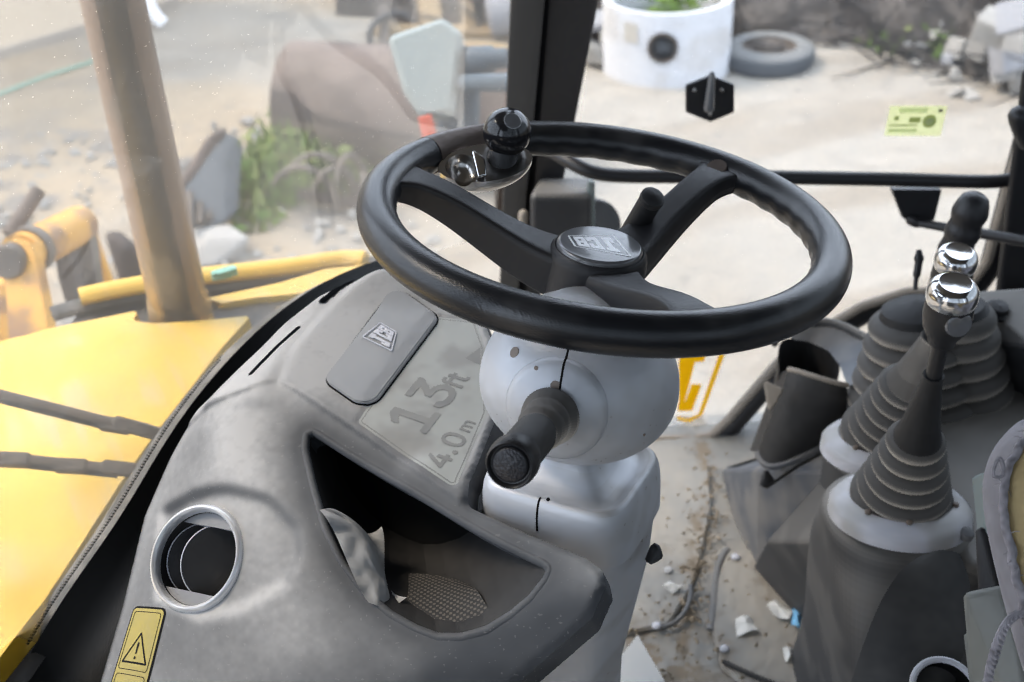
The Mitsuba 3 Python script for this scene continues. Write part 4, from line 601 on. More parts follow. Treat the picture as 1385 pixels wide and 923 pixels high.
pocket = [(-0.1892,0.8234,1.9767), (-0.182,0.8238,1.981), (-0.1502,0.7994,1.9729), (-0.0904,0.7546,1.9627), (-0.04,0.7119,1.9575), (0.0155,0.6553,1.9695), (0.0203,0.6499,1.9666), (0.0164,0.6441,1.9614), (0.0031,0.6349,1.9527), (-0.0124,0.6306,1.9406), (-0.0327,0.6284,1.9281), (-0.0541,0.6302,1.9179), (-0.0721,0.6345,1.9136), (-0.0898,0.6428,1.9153), (-0.1107,0.6554,1.9201), (-0.1322,0.6744,1.9273), (-0.1519,0.7013,1.9356), (-0.168,0.7306,1.9495), (-0.181,0.7736,1.9644), (-0.1888,0.8075,1.9707)]
PK = Polygon(D.ab(curve(pocket, 160, True, 1))).buffer(-.004).buffer(.008).buffer(-.004)
vent_o, vent_ab = V(*(-0.2834,0.7342,1.922)), None
vent_ab = D.ab([vent_o])[0]
# the moulding's own relief: a shallow dish beside the vent, the step lines of the shelf
dish = Polygon(D.ab([(-0.3311,0.8056,1.9127), (-0.301,0.7921,1.9469), (-0.2594,0.778,1.9619), (-0.2199,0.757,1.9663), (-0.1919,0.7283,1.9589), (-0.1868,0.7093,1.9388), (-0.1987,0.6926,1.9222), (-0.2345,0.6878,1.9057), (-0.2747,0.692,1.8938), (-0.3223,0.7288,1.8861)]))
D.dent(dish.buffer(.006).buffer(-.006), .0052, .0042)
D.dent(Polygon(D.ab([(-0.3163,0.8687,1.9693), (-0.2922,0.8763,1.9768), (-0.2476,0.8657,2.0035), (-0.2185,0.8739,2.0017), (-0.1932,0.8565,1.9966), (-0.1435,0.8145,1.9855), (-0.09,0.7691,1.9736), (-0.0508,0.7341,1.9646), (-0.0012,0.7689,1.9645), (0.0151,0.8414,1.9732), (0.0091,1.0361,2.0016), (-0.101,1.1343,2.0269), (-0.1714,1.0967,2.0235), (-0.2722,0.997,1.9889)])), -.0032, .0016)
D.dent(LineString(D.ab([(-0.2185,0.8739,2.0017), (-0.2123,0.9213,2.0078), (-0.1855,0.98,2.0134), (-0.135,1.045,2.0176)])).buffer(.003), .0035, .004)
decal_poly = Polygon(D.ab([(-0.1389,0.8239,1.9864), (-0.1261,0.8546,1.9895), (-0.0741,0.9699,2.0006), (-0.0171,0.9639,1.994), (-0.0113,0.8595,1.9785), (-0.0483,0.7588,1.9678), (-0.057,0.7535,1.968)])).buffer(-.004).buffer(.006).intersection(OUT.buffer(-.0078))
D.dent(decal_poly.buffer(.002), .002, .0012)
slots = [LineString(D.ab(p)).buffer(.0030) for p in ([(-0.2443,0.8965,1.9918), (-0.225,0.9316,1.9992), (-0.2077,0.9548,2.0055)], [(-0.1868,0.9927,2.0136), (-0.1701,1.0119,2.0195), (-0.1508,1.0246,2.0257)], [(-0.0367,1.0687,2.0109), (-0.0274,1.059,2.0086)])]
VH = circle2(vent_ab, .0445)
UVF = lambda v: np.clip(1.15 - distance(PK, points(D.ab(v))) / .045, 0, 1)
body = D.mesh(OUT, [PK, VH, *slots[:2]], .0026, .03)
ob("moulding", body, "mat_dash", db)
for s_ in slots[:2]: ob("slot", D.mesh(s_.buffer(.002), (), .006, 0, -.012), "mat_gap", db)
# pocket: a tube of walls running inward from the opening, a floor mat, a rounded rim
pr = D.at(dens(np.array(PK.exterior.coords)[:-1], .005)); inn = nrm(V(-.12, .92, -.30)); pc = pr.mean(0)
rows = [pr - D.n * .002] + [pr - D.n * .004 + inn * t + (pc - pr) * (.04 + .10 * (t / .15)) for t in np.linspace(.004, .15, 8)]
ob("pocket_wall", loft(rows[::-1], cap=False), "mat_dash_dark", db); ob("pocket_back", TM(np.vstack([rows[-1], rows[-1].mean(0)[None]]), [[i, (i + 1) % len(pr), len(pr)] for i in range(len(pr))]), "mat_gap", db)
ob("pocket_rim", tube(pr - D.n * .0035, .0042, 10, closed=True), "mat_dash", db)
ob("pocket_mat", grid(net([[(-0.1007,0.6632,1.9045), (-0.0672,0.6519,1.9055), (-0.0277,0.6489,1.9192)], [(-0.0984,0.6972,1.9018), (-0.068,0.6871,1.9046), (-0.0391,0.6811,1.9137)], [(-0.1011,0.7309,1.8894), (-0.0696,0.7213,1.893), (-0.0433,0.6937,1.9056)]], 8, 10, 2)), "mat_mat", db, label="perforated rubber mat on the pocket's floor")
# raised cover pad with emblem, height decal
padpg = Polygon(D.ab([(-0.1739,0.873,1.997), (-0.1145,1.012,2.0108), (-0.0698,0.9702,2.0002), (-0.1317,0.8353,1.9873)])); padpg = padpg.buffer(-.014).buffer(.014, quad_segs=8)
ob("cover_pad_gap", D.mesh(padpg.buffer(.0015), (), .006, .006, .0008), "mat_gap", db)
pad = db + "__cover_pad"; ob("cover_pad", cat(D.mesh(padpg.buffer(-.0012), (), .005, .006, .0052), D.mesh(padpg, (), .005, .006, .004)), "mat_pad", db, smooth=60)
bx = V(*(-0.1063,0.9526,2.0015)) - V(*(-0.1352,0.8938,1.996))
ob("cover_emblem", badge((-0.1136,0.91,1.9961), (-0.1105,0.9384,1.9998), (-0.1268,0.9516,2.0034), (-0.1433,0.9294,2.0019), D.n * .3 + V(0, 0, 1), .0088), "mat_collar", db, label="raised letter badge on the grey cover pad", smooth=False)
ob("height_decal", D.mesh(decal_poly, (), .005, 0, .0004), "mat_decal", db, label="pale height decal reading 13 ft and 4.0 m", smooth=True)
ob("decal_border", cat(D.mesh(decal_poly.buffer(-.002).difference(decal_poly.buffer(-.0032)), (), .004, 0, .0007)), "mat_decal_ink", db, smooth=True)
tx = V(*(-0.0382,0.8922,1.9859)) - V(*(-0.084,0.806,1.9782))
h13 = float(np.linalg.norm(V(*(-0.084,0.806,1.9782)) - V(*(-0.1136,0.8295,1.9846)))); 
def ink(t, o, h, name="lettering"): ob(name, D.drape(text(t, h, .0003), o, tx, .0007), "mat_decal_ink", db, smooth=False)
ink("13", (-0.084,0.806,1.9782), h13 * 1.02); ink("ft", (-0.0508,0.8676,1.9836), h13 * .52); ink("4.0", (-0.0641,0.7684,1.9708), h13 * .52); ink("m", (-0.0429,0.8131,1.9751), h13 * .32)
ob("decal_arrow", D.mesh(Polygon(D.ab([(-0.0391,0.8024,1.9731), (-0.0254,0.8341,1.9763), (-0.0138,0.8692,1.9801), (-0.0242,0.899,1.9854), (-0.0451,0.9125,1.9895), (-0.0293,0.9303,1.9904), (-0.0032,0.9,1.9834), (-0.0052,0.8406,1.9751)])).intersection(decal_poly.buffer(-.004)), (), .005, 0, .0007), "mat_decal_ink", db)
# air vent
vn = D.at(vent_ab + V(.02, 0)) ; e1 = D.at(vent_ab + V(.034, 0))[0] - D.at(vent_ab - V(.034, 0))[0]; e2 = D.at(vent_ab + V(0, .034))[0] - D.at(vent_ab - V(0, .034))[0]; vn = nrm(np.cross(e1, e2)); vc = D.at(vent_ab)[0]
vn = nrm(vn * .75 + nrm(cam - vc) * .25)
vt = db + "__air_vent"
ob("air_vent", lathe([(.0405, -.03), (.0405, .001), (.0412, .0050), (.0435, .0068), (.0458, .0056), (.0470, .001), (.0474, -.012)], vc, vn, 72), "mat_vent_ring", db, label="round air vent with a pale ring and dark flaps", smooth=50)
ob("vent_barrel", lathe([(.0403, -.002), (.0395, -.02), (.039, -.055), (0, -.055)], vc, vn, 56), "mat_black_rough", db)
vy = nrm(np.cross(np.cross(vn, V(*(-0.2764,0.7548,1.9537)) - V(*(-0.2873,0.7135,1.8902))), vn)); vx = np.cross(vy, vn)
def flap(c, tilt, m, name):
    c = vc + c; nn = nrm(vn * math.cos(tilt) + vx * math.sin(tilt)); e1, e2, _ = basis(nn, vy); t_ = np.linspace(0, 2 * np.pi, 64, endpoint=False); yc = np.clip(.034 * np.cos(t_), -.0295, .0295)
    rim_ = c + yc[:, None] * e1 + (.034 * np.sin(t_))[:, None] * e2; ob(name, loft([rim_, rim_ + nn * .0012]), m, db, smooth=30); ob(name + "_edge", tube(rim_ + nn * .0012, .0006, 6, closed=True), "mat_collar", db)
flap(vx * .0085 - vn * .0215, .80, "mat_black_rough", "vent_flap"); flap(-vx * .0125 - vn * .030, .70, "mat_black", "vent_flap")
for sy in (1, -1): ob("vent_lip", place(extr(circle2((0, 0), .0402).intersection(Polygon([(-.05, .0285), (.05, .0285), (.05, .05), (-.05, .05)])), .003), vc - vn * .007, vn, -vx * sy), "mat_lip", db)
# warning label
wo, wx = V(*(-0.3655,0.6825,1.8149)), V(*(-0.3234,0.6767,1.806)) - V(*(-0.3655,0.6825,1.8149))
wx = nrm(V(*(-0.3237,0.6739,1.8017)) - V(*(-0.3655,0.6825,1.8149))); wk = .049; wl = rrect(wk, .09, .006)
def lab2(pg, b, lift, name): ob(name, D.drape(extr(pg, .0002), wo0, wx, lift, .006), b, db, smooth=False)
ab_o = D.ab([(-0.3676,0.7493,1.8443)])[0]; wo0 = V(*(-0.3703,0.6776,1.789))
lab2(wl, "mat_gap", .0006, "warning_label"); labels[db + "__warning_label"] = {"label": "yellow warning label with an exclamation mark in a triangle"}
lab2(wl.buffer(-.0018), "mat_warn", .0010, "label_field"); fr_ = affinity.translate(rrect(wk - .009, .049, .003), .0045, .0365)
lab2(fr_.difference(fr_.buffer(-.0006)), "mat_gap", .0014, "label_frame"); fr_ = affinity.translate(rrect(wk - .009, .028, .003), .0045, .005); lab2(fr_.difference(fr_.buffer(-.0006)), "mat_gap", .0014, "label_frame")
tri = Polygon([(.0085, .043), (wk - .0085, .043), (wk / 2, .067)]).buffer(.001)
lab2(tri.difference(tri.buffer(-.0016)), "mat_gap", .0014, "triangle"); lab2(Polygon([(wk / 2 - .0014, .0595), (wk / 2 + .0014, .0595), (wk / 2 + .0007, .0500), (wk / 2 - .0007, .0500)]).union(circle2((wk / 2, .0468), .0013, 16)), "mat_gap", .0014, "exclamation_mark")
# rag in the pocket
def rag(pts_rows, m, lab, seed):
    g = np.random.default_rng(seed); Gp = np.array([curve(r, 40) for r in pts_rows]); Gp = np.array([curve(Gp[:, j], 30) for j in range(40)]).transpose(1, 0, 2)
    nz = np.abs(2 * meshkit.noise(Gp * 48, seed) - 1); nz2 = meshkit.fbm(Gp * 110, 2, seed + 2) - .5; Gp = Gp + (nz * .011 + nz2 * .006 - .004)[..., None] * nrm(cam - Gp.mean((0, 1))); m1 = grid(Gp); return ob("rag", m1, m, label=lab, category="rag", smooth=True)
rag([[(-0.1694,0.7366,1.9624), (-0.1558,0.7163,1.955), (-0.1414,0.6867,1.9407), (-0.126,0.6593,1.9297)], [(-0.1583,0.7514,1.9485), (-0.1363,0.7285,1.9408), (-0.1205,0.6954,1.9265), (-0.1123,0.6645,1.9158)], [(-0.149,0.7569,1.9294), (-0.1287,0.7387,1.9198), (-0.1182,0.7082,1.9095), (-0.1069,0.6744,1.9034)]], "mat_cloth", "folded grey rag at the pocket's left edge", 3)
rag([[(-0.1472,0.751,1.9295), (-0.1409,0.7292,1.9235), (-0.1281,0.7012,1.9171), (-0.1147,0.6724,1.9095)], [(-0.1341,0.7508,1.9201), (-0.1291,0.7268,1.9198), (-0.1211,0.7011,1.9133), (-0.1063,0.6749,1.9097)], [(-0.1222,0.754,1.925), (-0.1189,0.7312,1.9175), (-0.116,0.7021,1.9093), (-0.0978,0.6801,1.9122)]], "mat_cloth", "torn frayed rag leaning on the folded one", 8)

# ================================================================== steering column
sc = thing("steering_column", "silver grey steering column with a ball shaped shroud", "steering column")
A1, B1, C1 = V(*(-0.0434,0.7382,1.9832)), V(*(0.0772,0.677,1.9809)), V(*(0.1381,0.8082,1.9534)); D1 = A1 + C1 - B1 + V(0, .01, 0)
dn = V(0, 0, -1)
tops = [(.30, .026), (.42, .012), (.54, .002), (.66, -.004), (.77, -.005), (.85, -.001), (.90, -.0005), (.94, -.0035), (.97, -.0095), (.988, -.018), (.998, -.032), (1.0, -.055)]
rows = [quadring(A1, B1, C1, D1, 5, 120, k) + V(0, 0, z) for k, z in tops]
B2, C2, A2 = V(*(0.0667,0.6889,1.8981)), V(*(0.1212,0.7576,1.8755)), A1 + V(.01, 0, -.09); rows.append(quadring(A1 * .5 + A2 * .5, B1 * .5 + B2 * .5, C1 * .5 + C2 * .5, (D1 + A2 + C2 - B2) / 2, 5, 120)); rows.append(quadring(A2, B2, C2, A2 + C2 - B2, 5, 120))
B3, C3, A3 = V(*(0.0579,0.728,1.738)), V(*(0.1004,0.7923,1.7085)), V(*(-0.019,0.7437,1.7255)); rows.append(quadring(A3, B3, C3, A3 + C3 - B3, 5, 120)); rows.append(quadring(A3, B3, C3, A3 + C3 - B3, 5, 120) + V(0, .05, -.25) ); rows.append(quadring(A3, B3, C3, A3 + C3 - B3, 5, 120) + V(0, .08, -.42))
PED = loft(rows)
ob("pedestal", PED, "mat_silver", sc, smooth=50)
bc_, br = V(*(0.0539,0.7807,2.0488)), .0832; wn_ = nrm(V(.1422, .0449, .9888))
prof = [(.0, -br * .715)] + [(br * math.cos(math.radians(t)) * (1.0 if t < 0 else 1 - .0 * t), br * (.72 if t < 0 else .92) * math.sin(math.radians(t))) for t in np.linspace(-80, 62, 36)] + [(.035, br * .86), (.0, br * .88)]
BALL = lathe(prof, bc_, wn_, 80)
ob("shroud", BALL, "mat_silver", sc, smooth=60)
nk = [(.066, -.085), (.070, -.070), (.074, -.058), (.071, -.05)]
# seam and boss
sd = nrm(V(*(0.0246,0.6953,2.077)) - bc_ + V(0, 0, .0)); st_dir = nrm(V(*(-0.0055,0.5865,2.1224)) - V(*(0.0276,0.691,2.0703)))
ball_r = lambda d: 1 / math.sqrt((1 - (d @ wn_) ** 2) / br ** 2 + (d @ wn_) ** 2 / (br * (.72 if d @ wn_ < 0 else .92)) ** 2)
bo = bc_ + sd * ball_r(sd)
BOSS = lathe([(0, .0035)] + [(r_, .0035 - r_ * r_ / .15) for r_ in np.linspace(.006, .038, 12)] + [(.0402, -.0085), (.0412, -.0110), (.0416, -.03)], bo, sd, 72)
ob("boss", BOSS, "mat_silver", sc, smooth=60)
def arc_on_ball(p0, p1, r_, n=60): return [bc_ + (ball_r(d_) + r_) * d_ for d_ in [nrm((V(*p0) - bc_) * (1 - t) + (V(*p1) - bc_) * t) for t in np.linspace(0, 1, n)]]
def flatstrip(path, w_, b, name): ob(name, tube(path, w_, 8), b, sc)
skin_m = cat(BALL, BOSS)
def on_shroud(d): l_ = skin_m.ray.intersects_location([bc_ + d * .3], [-d])[0]; return l_[np.argmax((l_ - bc_) @ d)]
sdir = [nrm((V(*(0.0508,0.7602,2.1181)) - bc_) * (1 - t) + (V(*(0.0291,0.6952,2.0768)) - bc_) * t) for t in np.linspace(0, 1, 70)]
flatstrip(curve([on_shroud(d) for d in sdir], 140, k=1), .0009, "mat_gap", "seam")
sp_ = curve([(0.0199,0.721,2.0027), (0.0136,0.712,1.9714), (0.0089,0.7028,1.9509)], 40); sp_ = trimesh.proximity.closest_point(PED, sp_)[0]
flatstrip(sp_, .0009, "mat_gap", "seam")
for p, r_ in (((-0.008,0.7443,2.112), .0045), ((0.0279,0.7019,2.1017), .0040), ((0.0156,0.7225,2.1059), .0018), ((0.0997,0.7119,2.0438), .0012)):
    d = nrm(V(*p) - bc_); ob("stain", lathe([(0, .0006), (r_, .0004), (r_ * 1.05, -.001)], on_shroud(d), d, 18), "mat_stain", sc, label="brown grease spot on the silver shroud")
ob("side_clip", hull([(0.1135,0.7256,1.9088), (0.115,0.7221,1.9034), (0.1092,0.7209,1.9016)], .005, 8), "mat_black", sc); ob("pinhole", lathe([(0, .0005), (.0014, .0003), (.0015, -.001)], (0.022,0.6977,1.9943), (-.3, -.8, .4), 12), "mat_gap", sc)
# control stalk
s0 = bo + sd * .006; s1 = V(*(-0.0061,0.5964,2.1138)); s_ax = nrm(s1 - s0); SL = float(np.linalg.norm(s1 - s0))
sk_ = sc + "__control_stalk"
ob("control_stalk", lathe([(.0, -.004), (.0205, -.005), (.0228, .001), (.0222, .0055), (.0190, .009), (.0176, .011), (.0192, .0150), (.0186, .020), (.0165, .0235), (.0168, .026), (.0182, .030), (.0168, .0345), (.0142, .037), (.0138, .042)], s0, s_ax, 56), "mat_bellow", sc, label="black ribbed stalk boot at the shroud's front", smooth=50)
ob("stalk_barrel", lathe([(.0130, .036), (.0140, .040), (.0152, .045), (.0158, .048), (.0158, SL - .022), (.0150, SL - .019)], s0, s_ax, 56), "mat_knurl", sc, smooth=40)
ob("stalk_knob", lathe([(.0150, SL - .024), (.0168, SL - .021), (.0180, SL - .014), (.0180, SL - .007), (.0172, SL - .0015), (.0158, SL + .0006), (.0146, SL - .0006), (.0140, SL - .003), (.0130, SL - .0032), (.0125, SL - .0012), (.0118, SL - .0006)], s0, s_ax, 64), "mat_black", sc, smooth=40)
ob("stalk_button", lathe([(.0119, SL - .001), (.0112, SL - .0002), (.006, SL + .0011), (.0, SL + .0014)], s0, s_ax, 48), "mat_grain", sc)
rh = V(*(0.1154,0.9281,2.1104)); rt_ = V(*(0.1285,0.9107,2.148)); ob("tilt_lever", tube(curve([rh + (rh - rt_) * .6, rh, rt_], 16), .0105, 22), "mat_black_rough", sc); ob("tilt_lever_cap", lathe([(.0105, -.001), (.0112, .002), (.0108, .006), (.007, .0085), (0, .009)], rt_, rt_ - rh, 28), "mat_black_rough", sc)

# ================================================================== steering wheel
sw_ = thing("steering_wheel", "black three spoke steering wheel with a spinner knob clamped on", "steering wheel")
wc = V(.0823, .8618, 2.1565); wa, wb, wn2 = basis(wn_, (1, 0, 0)); RW, rT = .19, .0163
wp = lambda r, a, z=0: wc + wn2 * z + r * (math.cos(math.radians(a)) * wa + math.sin(math.radians(a)) * wb)
def rim_section(a):
    th = np.linspace(0, 2 * np.pi, 32, endpoint=False); sc_ = 1 + .022 * max(0, math.sin(math.radians(a) * 34)) * 1.0
    return th, sc_
rows = []
for a in np.linspace(0, 360, 360, endpoint=False):
    th = np.linspace(0, 2 * np.pi, 36, endpoint=False); c_, s_ = np.cos(th), np.sin(th)
    grip = np.maximum(0, -c_) * np.maximum(0, .5 - s_) * .0007 * (math.sin(math.radians(a) * 40))                     # finger scallops inside and below
    rr = rT + grip; d = math.cos(math.radians(a)) * wa + math.sin(math.radians(a)) * wb
    rows.append(wc + (RW + rr * c_)[:, None] * d + (rr * 1.05 * s_)[:, None] * wn2)
ob("rim", grid(np.array(rows), True, True), "mat_rim", sw_, smooth=True)
hz_ = -.033
def spoke(a, name="spoke"):
    ts = np.linspace(0, 1, 26); rows = []
    for t in ts:
        r = .026 + (RW - .006 - .026) * t; z = hz_ - .020 + (.050) * (t * t * (3 - 2 * t)) ; w_ = .0165 + .006 * (1 - t) ** 3 * 1.2 - .004 * math.sin(math.pi * t) + .010 * max(0, t - .82) / .18 * (max(0, t - .82) / .18); h_ = .0185 - .0085 * t ** 2 + .004 * (1 - t)
        th = np.linspace(0, 2 * np.pi, 40, endpoint=False); e = 7; x = np.sign(np.cos(th)) * np.abs(np.cos(th)) ** (2 / e) * w_; y = np.sign(np.sin(th)) * np.abs(np.sin(th)) ** (2 / e) * h_
        tg = -math.sin(math.radians(a)) * wa + math.cos(math.radians(a)) * wb
        rows.append(wp(r, a, z) + np.outer(x * (1 + .12 * np.sign(y)), tg) + np.outer(y, wn2))
    ob(name, loft(rows), "mat_spoke", sw_, smooth=45)
for a in (163.5, 46, -73): spoke(a)
ob("hub", lathe([(.036, -.062), (.0405, -.058), (.0425, -.05), (.0425, -.010), (.0415, -.004), (.0385, -.0005), (.0372, -.002)], wc + wn2 * (hz_ + .008), wn2, 72), "mat_spoke", sw_, smooth=50)
ob("hub_cap", lathe([(.0372, -.003), (.0368, .0008), (.0355, .0026), (.034, .0036), (.02, .0039), (0, .0040)], wc + wn2 * (hz_ + .008), wn2, 72), "mat_cap", sw_, smooth=50)
hcx = wc + wn2 * (hz_ + .008)
ob("hub_shaft", tube([hcx - wn2 * .05, hcx - wn2 * .11], .033, 32), "mat_black_rough", sw_)
ob("hub_badge", badge((0.0921,0.8784,2.1331), (0.0521,0.8706,2.1392), (0.0565,0.8501,2.1395), (0.1039,0.8374,2.1333), wn2, -.0004), "mat_emblem", sw_, label="silver letter badge upside down on the hub cap", smooth=False)
# worn notch where the right spoke meets the rim
ob("spoke_plug", lathe([(0, .001), (.009, .001), (.0098, .0), (.010, -.004)], wp(RW - .0185, 46.5, .0085), wn2 - .55 * (wp(1, 46) - wc), 24), "mat_clamp", sw_, label="worn patch where the right spoke meets the rim")
# spinner knob and its clamp
ka = 128.0; ang = np.linspace(122.5, 143, 24)
ob("clamp_sleeve", tube([wp(RW, a) for a in ang], rT * 1.07, 30), "mat_clamp", sw_)
kt = lambda a: -math.sin(math.radians(a)) * wa + math.cos(math.radians(a)) * wb
kc = V(*(0.0056,0.9801,2.1906)); kst = V(*(-0.0004,0.9759,2.1658)); kax = nrm(kc - kst)
bm_ = m3.Manifold.sphere(1.0, 64).scale((.0445, .024, .026)).trim_by_plane((0, 0, -1), -.002)
for cx_, ww in ((-.022, .0165),): bm_ = bm_ - m3.Manifold.sphere(1.0, 48).scale((ww, .0185, .017)).translate((cx_, -.003, .003))
bn_ = nrm(wn2 * .85 + nrm(cam - V(*(-0.0162,0.9696,2.1651))) * .45); ob("clamp_bracket", place(man(bm_), (-0.0155,0.9677,2.1659), bn_, V(*(0.0222,0.9814,2.165)) - V(*(-0.0525,0.9584,2.1663))), "mat_clampsteel", sw_, smooth=30)
ob("clamp_wedge", hull([(-0.0254,0.9614,2.1801), (-0.0177,0.9548,2.1754), (-0.017,0.946,2.1656), (-0.0218,0.9455,2.1647), (-0.0199,0.9734,2.1709)], .002, 8), "mat_chrome", sw_)
ob("knob_stem", lathe([(.0150, -.020), (.0150, -.014), (.0135, -.006), (.0125, .008), (.012, .02)], kst + kax * .012, kax, 36), "mat_black", sw_, smooth=50)
kr = .0222; kx = nrm(nrm(cam - kc) * .86 + up * .46 + np.cross(fwd, up) * .22); ob("spinner_knob", lathe([(0, -kr)] + [(kr * math.cos(math.radians(t)), kr * math.sin(math.radians(t))) for t in np.linspace(-85, 64, 32)] + [(.0088, kr * .93), (.0084, kr * .90)], kc, kx, 56), "mat_gloss_black", sw_, label="shiny black spinner knob with a grey inset disc", smooth=60)
ob("knob_disc", lathe([(.0084, kr * .92), (.0076, kr * .945), (.0072, kr * .93), (0, kr * .93)], kc, kx, 40), "mat_cap", sw_)

# ================================================================== levers and consoles on the right
ck = thing("lever_console", "dark grey plastic console carrying the gear levers", "console")
r1, r2 = V(*(0.4279,0.9763,1.7164)), V(*(0.4636,1.1322,1.6811))
n1 = nrm(V(.05, .22, .97))
def rise(c, hw, zz): return c
base1 = [superring(r1 + V(0, 0, -.004), .070, .066, 2.2), superring(r1 + V(.0, .0, -.012), .082, .078, 2.2), superring(r1 + V(.006, -.003, -.035), .088, .086, 2.6), superring(r1 + V(.014, -.012, -.07), .096, .098, 4), superring(r1 + V(.024, -.022, -.13), .102, .112, 6), superring(V(r1[0] + .055, r1[1] - .03, 1.46), .122, .145, 7), superring(V(r1[0] + .07, r1[1] - .03, 1.352), .14, .165, 8)]
base1 = list(np.array([curve(np.array(base1)[:, j], 40, k=2) for j in range(64)]).transpose(1, 0, 2))
ob("front_housing", loft(base1), "mat_console", ck, smooth=50)
base2 = [superring(r2 + V(0, 0, -.004), .06, .058, 2.2), superring(r2 + V(0, 0, -.012), .072, .07, 2.2), superring(r2 + V(.01, .0, -.06), .078, .08, 2.4), superring(V(r2[0] + .05, r2[1], 1.352), .12, .12, 3)]
ob("rear_housing", loft(base2), "mat_console", ck, smooth=50)
ob("top_deck", hull([r1 + V(.06, -.08, -.03), r1 + V(.28, -.10, -.03), r1 + V(.28, .3, -.05), r1 + V(.05, .22, -.05), r1 + V(.08, -.10, -.34), r1 + V(.28, -.12, -.34), r1 + V(.28, .3, -.34), r1 + V(.07, .2, -.34)], .02, 10), "mat_console", ck, smooth=40)
ob("side_skirt", hull([(0.3584,1.2538,1.352), (0.4039,1.1433,1.352), (0.4867,1.36,1.352), (0.3538,1.1778,1.4759), (0.4186,1.1518,1.6196), (0.4071,1.0601,1.6252), (0.3799,1.0286,1.6133)], .012, 8), "mat_console", ck, smooth=30)
ob("slanted_panel", hull([(0.3477,1.3708,1.352), (0.3613,1.2567,1.352), (0.3506,1.4811,1.352), (0.5615,1.5029,1.352), (0.3573,1.2933,1.5068), (0.4543,1.2554,1.5955), (0.4292,1.1515,1.6191)], .010, 8), "mat_console_blue", ck, smooth=30)
ob("screw", lathe([(0, .004), (.0035, .004), (.006, .0035), (.0078, .001), (.008, -.004)], (0.4789,0.9089,1.732), (.1, -.3, .9), 20), "mat_lip", ck)
ob("trim_panel", grid(net([[(0.4163,0.8573,1.7573), (0.4309,0.8571,1.7606), (0.4496,0.8585,1.7517)], [(0.3686,0.8246,1.7492), (0.4147,0.8157,1.7445), (0.4547,0.8337,1.7318)], [(0.3309,0.7788,1.7061), (0.3865,0.7634,1.7191), (0.4386,0.7877,1.7199)], [(0.2983,0.729,1.6479), (0.3475,0.7119,1.6766), (0.4097,0.7362,1.6957)]], 14, 12)), "mat_black_rough", ck, label="darker recessed panel on the console's near face", smooth=True)
ob("ash_ring", tube([V(*(0.3901,0.7147,1.7176)) + .030 * (math.cos(t) * V(1, 0, 0) + math.sin(t) * nrm(V(0, .75, .35))) for t in np.linspace(0, 2 * np.pi, 40, endpoint=False)], .0032, 10, closed=True), "mat_collar", ck, label="pale ring at the bottom edge of the console"); ob("ash_cup", lathe([(.029, 0), (.029, -.03), (0, -.03)], (0.3901,0.7147,1.7176), (0, -.35, .75), 36), "mat_gap", ck)
def gear_lever(label, base, knob, sleeve_top, Rb, Rt, nb, bell_h, n_ax, cap_scale, sleeve_r):
    t = thing("gear_lever", label, "lever"); base, knob, st = V(*base), V(*knob), V(*sleeve_top); ax = nrm(knob - base); L_ = float(np.linalg.norm(knob - base))
    cn = nrm(V(.02, .18, .98)); ob("collar", lathe([(Rb * .9, .0), (Rb * 1.08, .010), (.0575, .0125), (.071, .006), (.077, .0), (.078, -.012)], base, cn, 64), "mat_collar", t, smooth=50)
    for a in (-100, -25, 215): ob("collar_rivet", lathe([(0, .004), (.003, .0035), (.0035, 0)], base + cn * .0122 + .0580 * (math.cos(math.radians(a)) * basis(cn)[0] + math.sin(math.radians(a)) * basis(cn)[1]), cn, 12), "mat_stain", t)
    a2 = nrm(st - base); ob("bellows", bellows(base + cn * .006, a2, bell_h, Rb, Rt, nb, .0098, ncirc=64, ease=.9), "mat_bellow", t, smooth=60)
    sh = float(np.linalg.norm(st - base)); ob("sleeve", lathe([(Rt + .005, bell_h - .006), (Rt + .003, bell_h + .004), (Rt * .86, bell_h + (sh - bell_h) * .3), (sleeve_r * 1.25, bell_h + (sh - bell_h) * .75), (sleeve_r, sh - .004), (sleeve_r * 1.08, sh - .002), (sleeve_r * 1.05, sh), (sleeve_r * .7, sh - .001)], base, a2, 48), "mat_black_rough" if cap_scale > .95 else "mat_bellow", t, smooth=45)
    sa = nrm(knob - st); ob("stem", tube([st - sa * .03, knob - sa * .01], sleeve_r * .80, 28), "mat_black", t)
    k = .0232 * cap_scale; ob("knob", lathe([(k * .55, -k * 2.3), (k * .62, -k * 2.0), (k * .9, -k * 1.5), (k * 1.0, -k * .9), (k * .98, -k * .3), (k * .93, -k * .12)], knob, nrm(sa * .8 + V(0, 0, .2)), 48), "mat_black", t, smooth=60)
    ka_ = nrm(sa * .6 + V(0, -.15, .4)); ob("knob_cap", lathe([(k * .93, -k * .35), (k * 1.02, -k * .1), (k * 1.04, k * .2), (k * .98, k * .48), (k * .84, k * .68), (k * .66, k * .78), (k * .60, k * .745), (0, k * .73)], knob, ka_, 56), "mat_chrome", t, label="chrome cap on the lever knob", smooth=50)
    return t, knob, ka_, k
t1, kn1, ka1, k1 = gear_lever("nearest chrome topped gear lever with a ribbed grey boot", (0.4262,0.9687,1.7232), (0.4197,0.925,2.023), (0.4191,0.93,1.9297), .048, .022, 6, .112, None, 1.0, .0098)
ob("knob_button", lathe([(0, .003), (.010, .0025), (.0125, .001), (.013, -.003)], kn1 + nrm(V(.12, -.85, .2)) * k1 * .92 + V(0, 0, -k1 * 1.0), nrm(V(.12, -.85, .12)), 32), "mat_cap", t1)
gear_lever("chrome topped gear lever half hidden behind the nearest one", (0.462,1.1283,1.6843), (0.4814,1.0679,1.9768), (0.4773,1.0796,1.8756), .049, .027, 6, .112, None, .97 * .97, .0125)
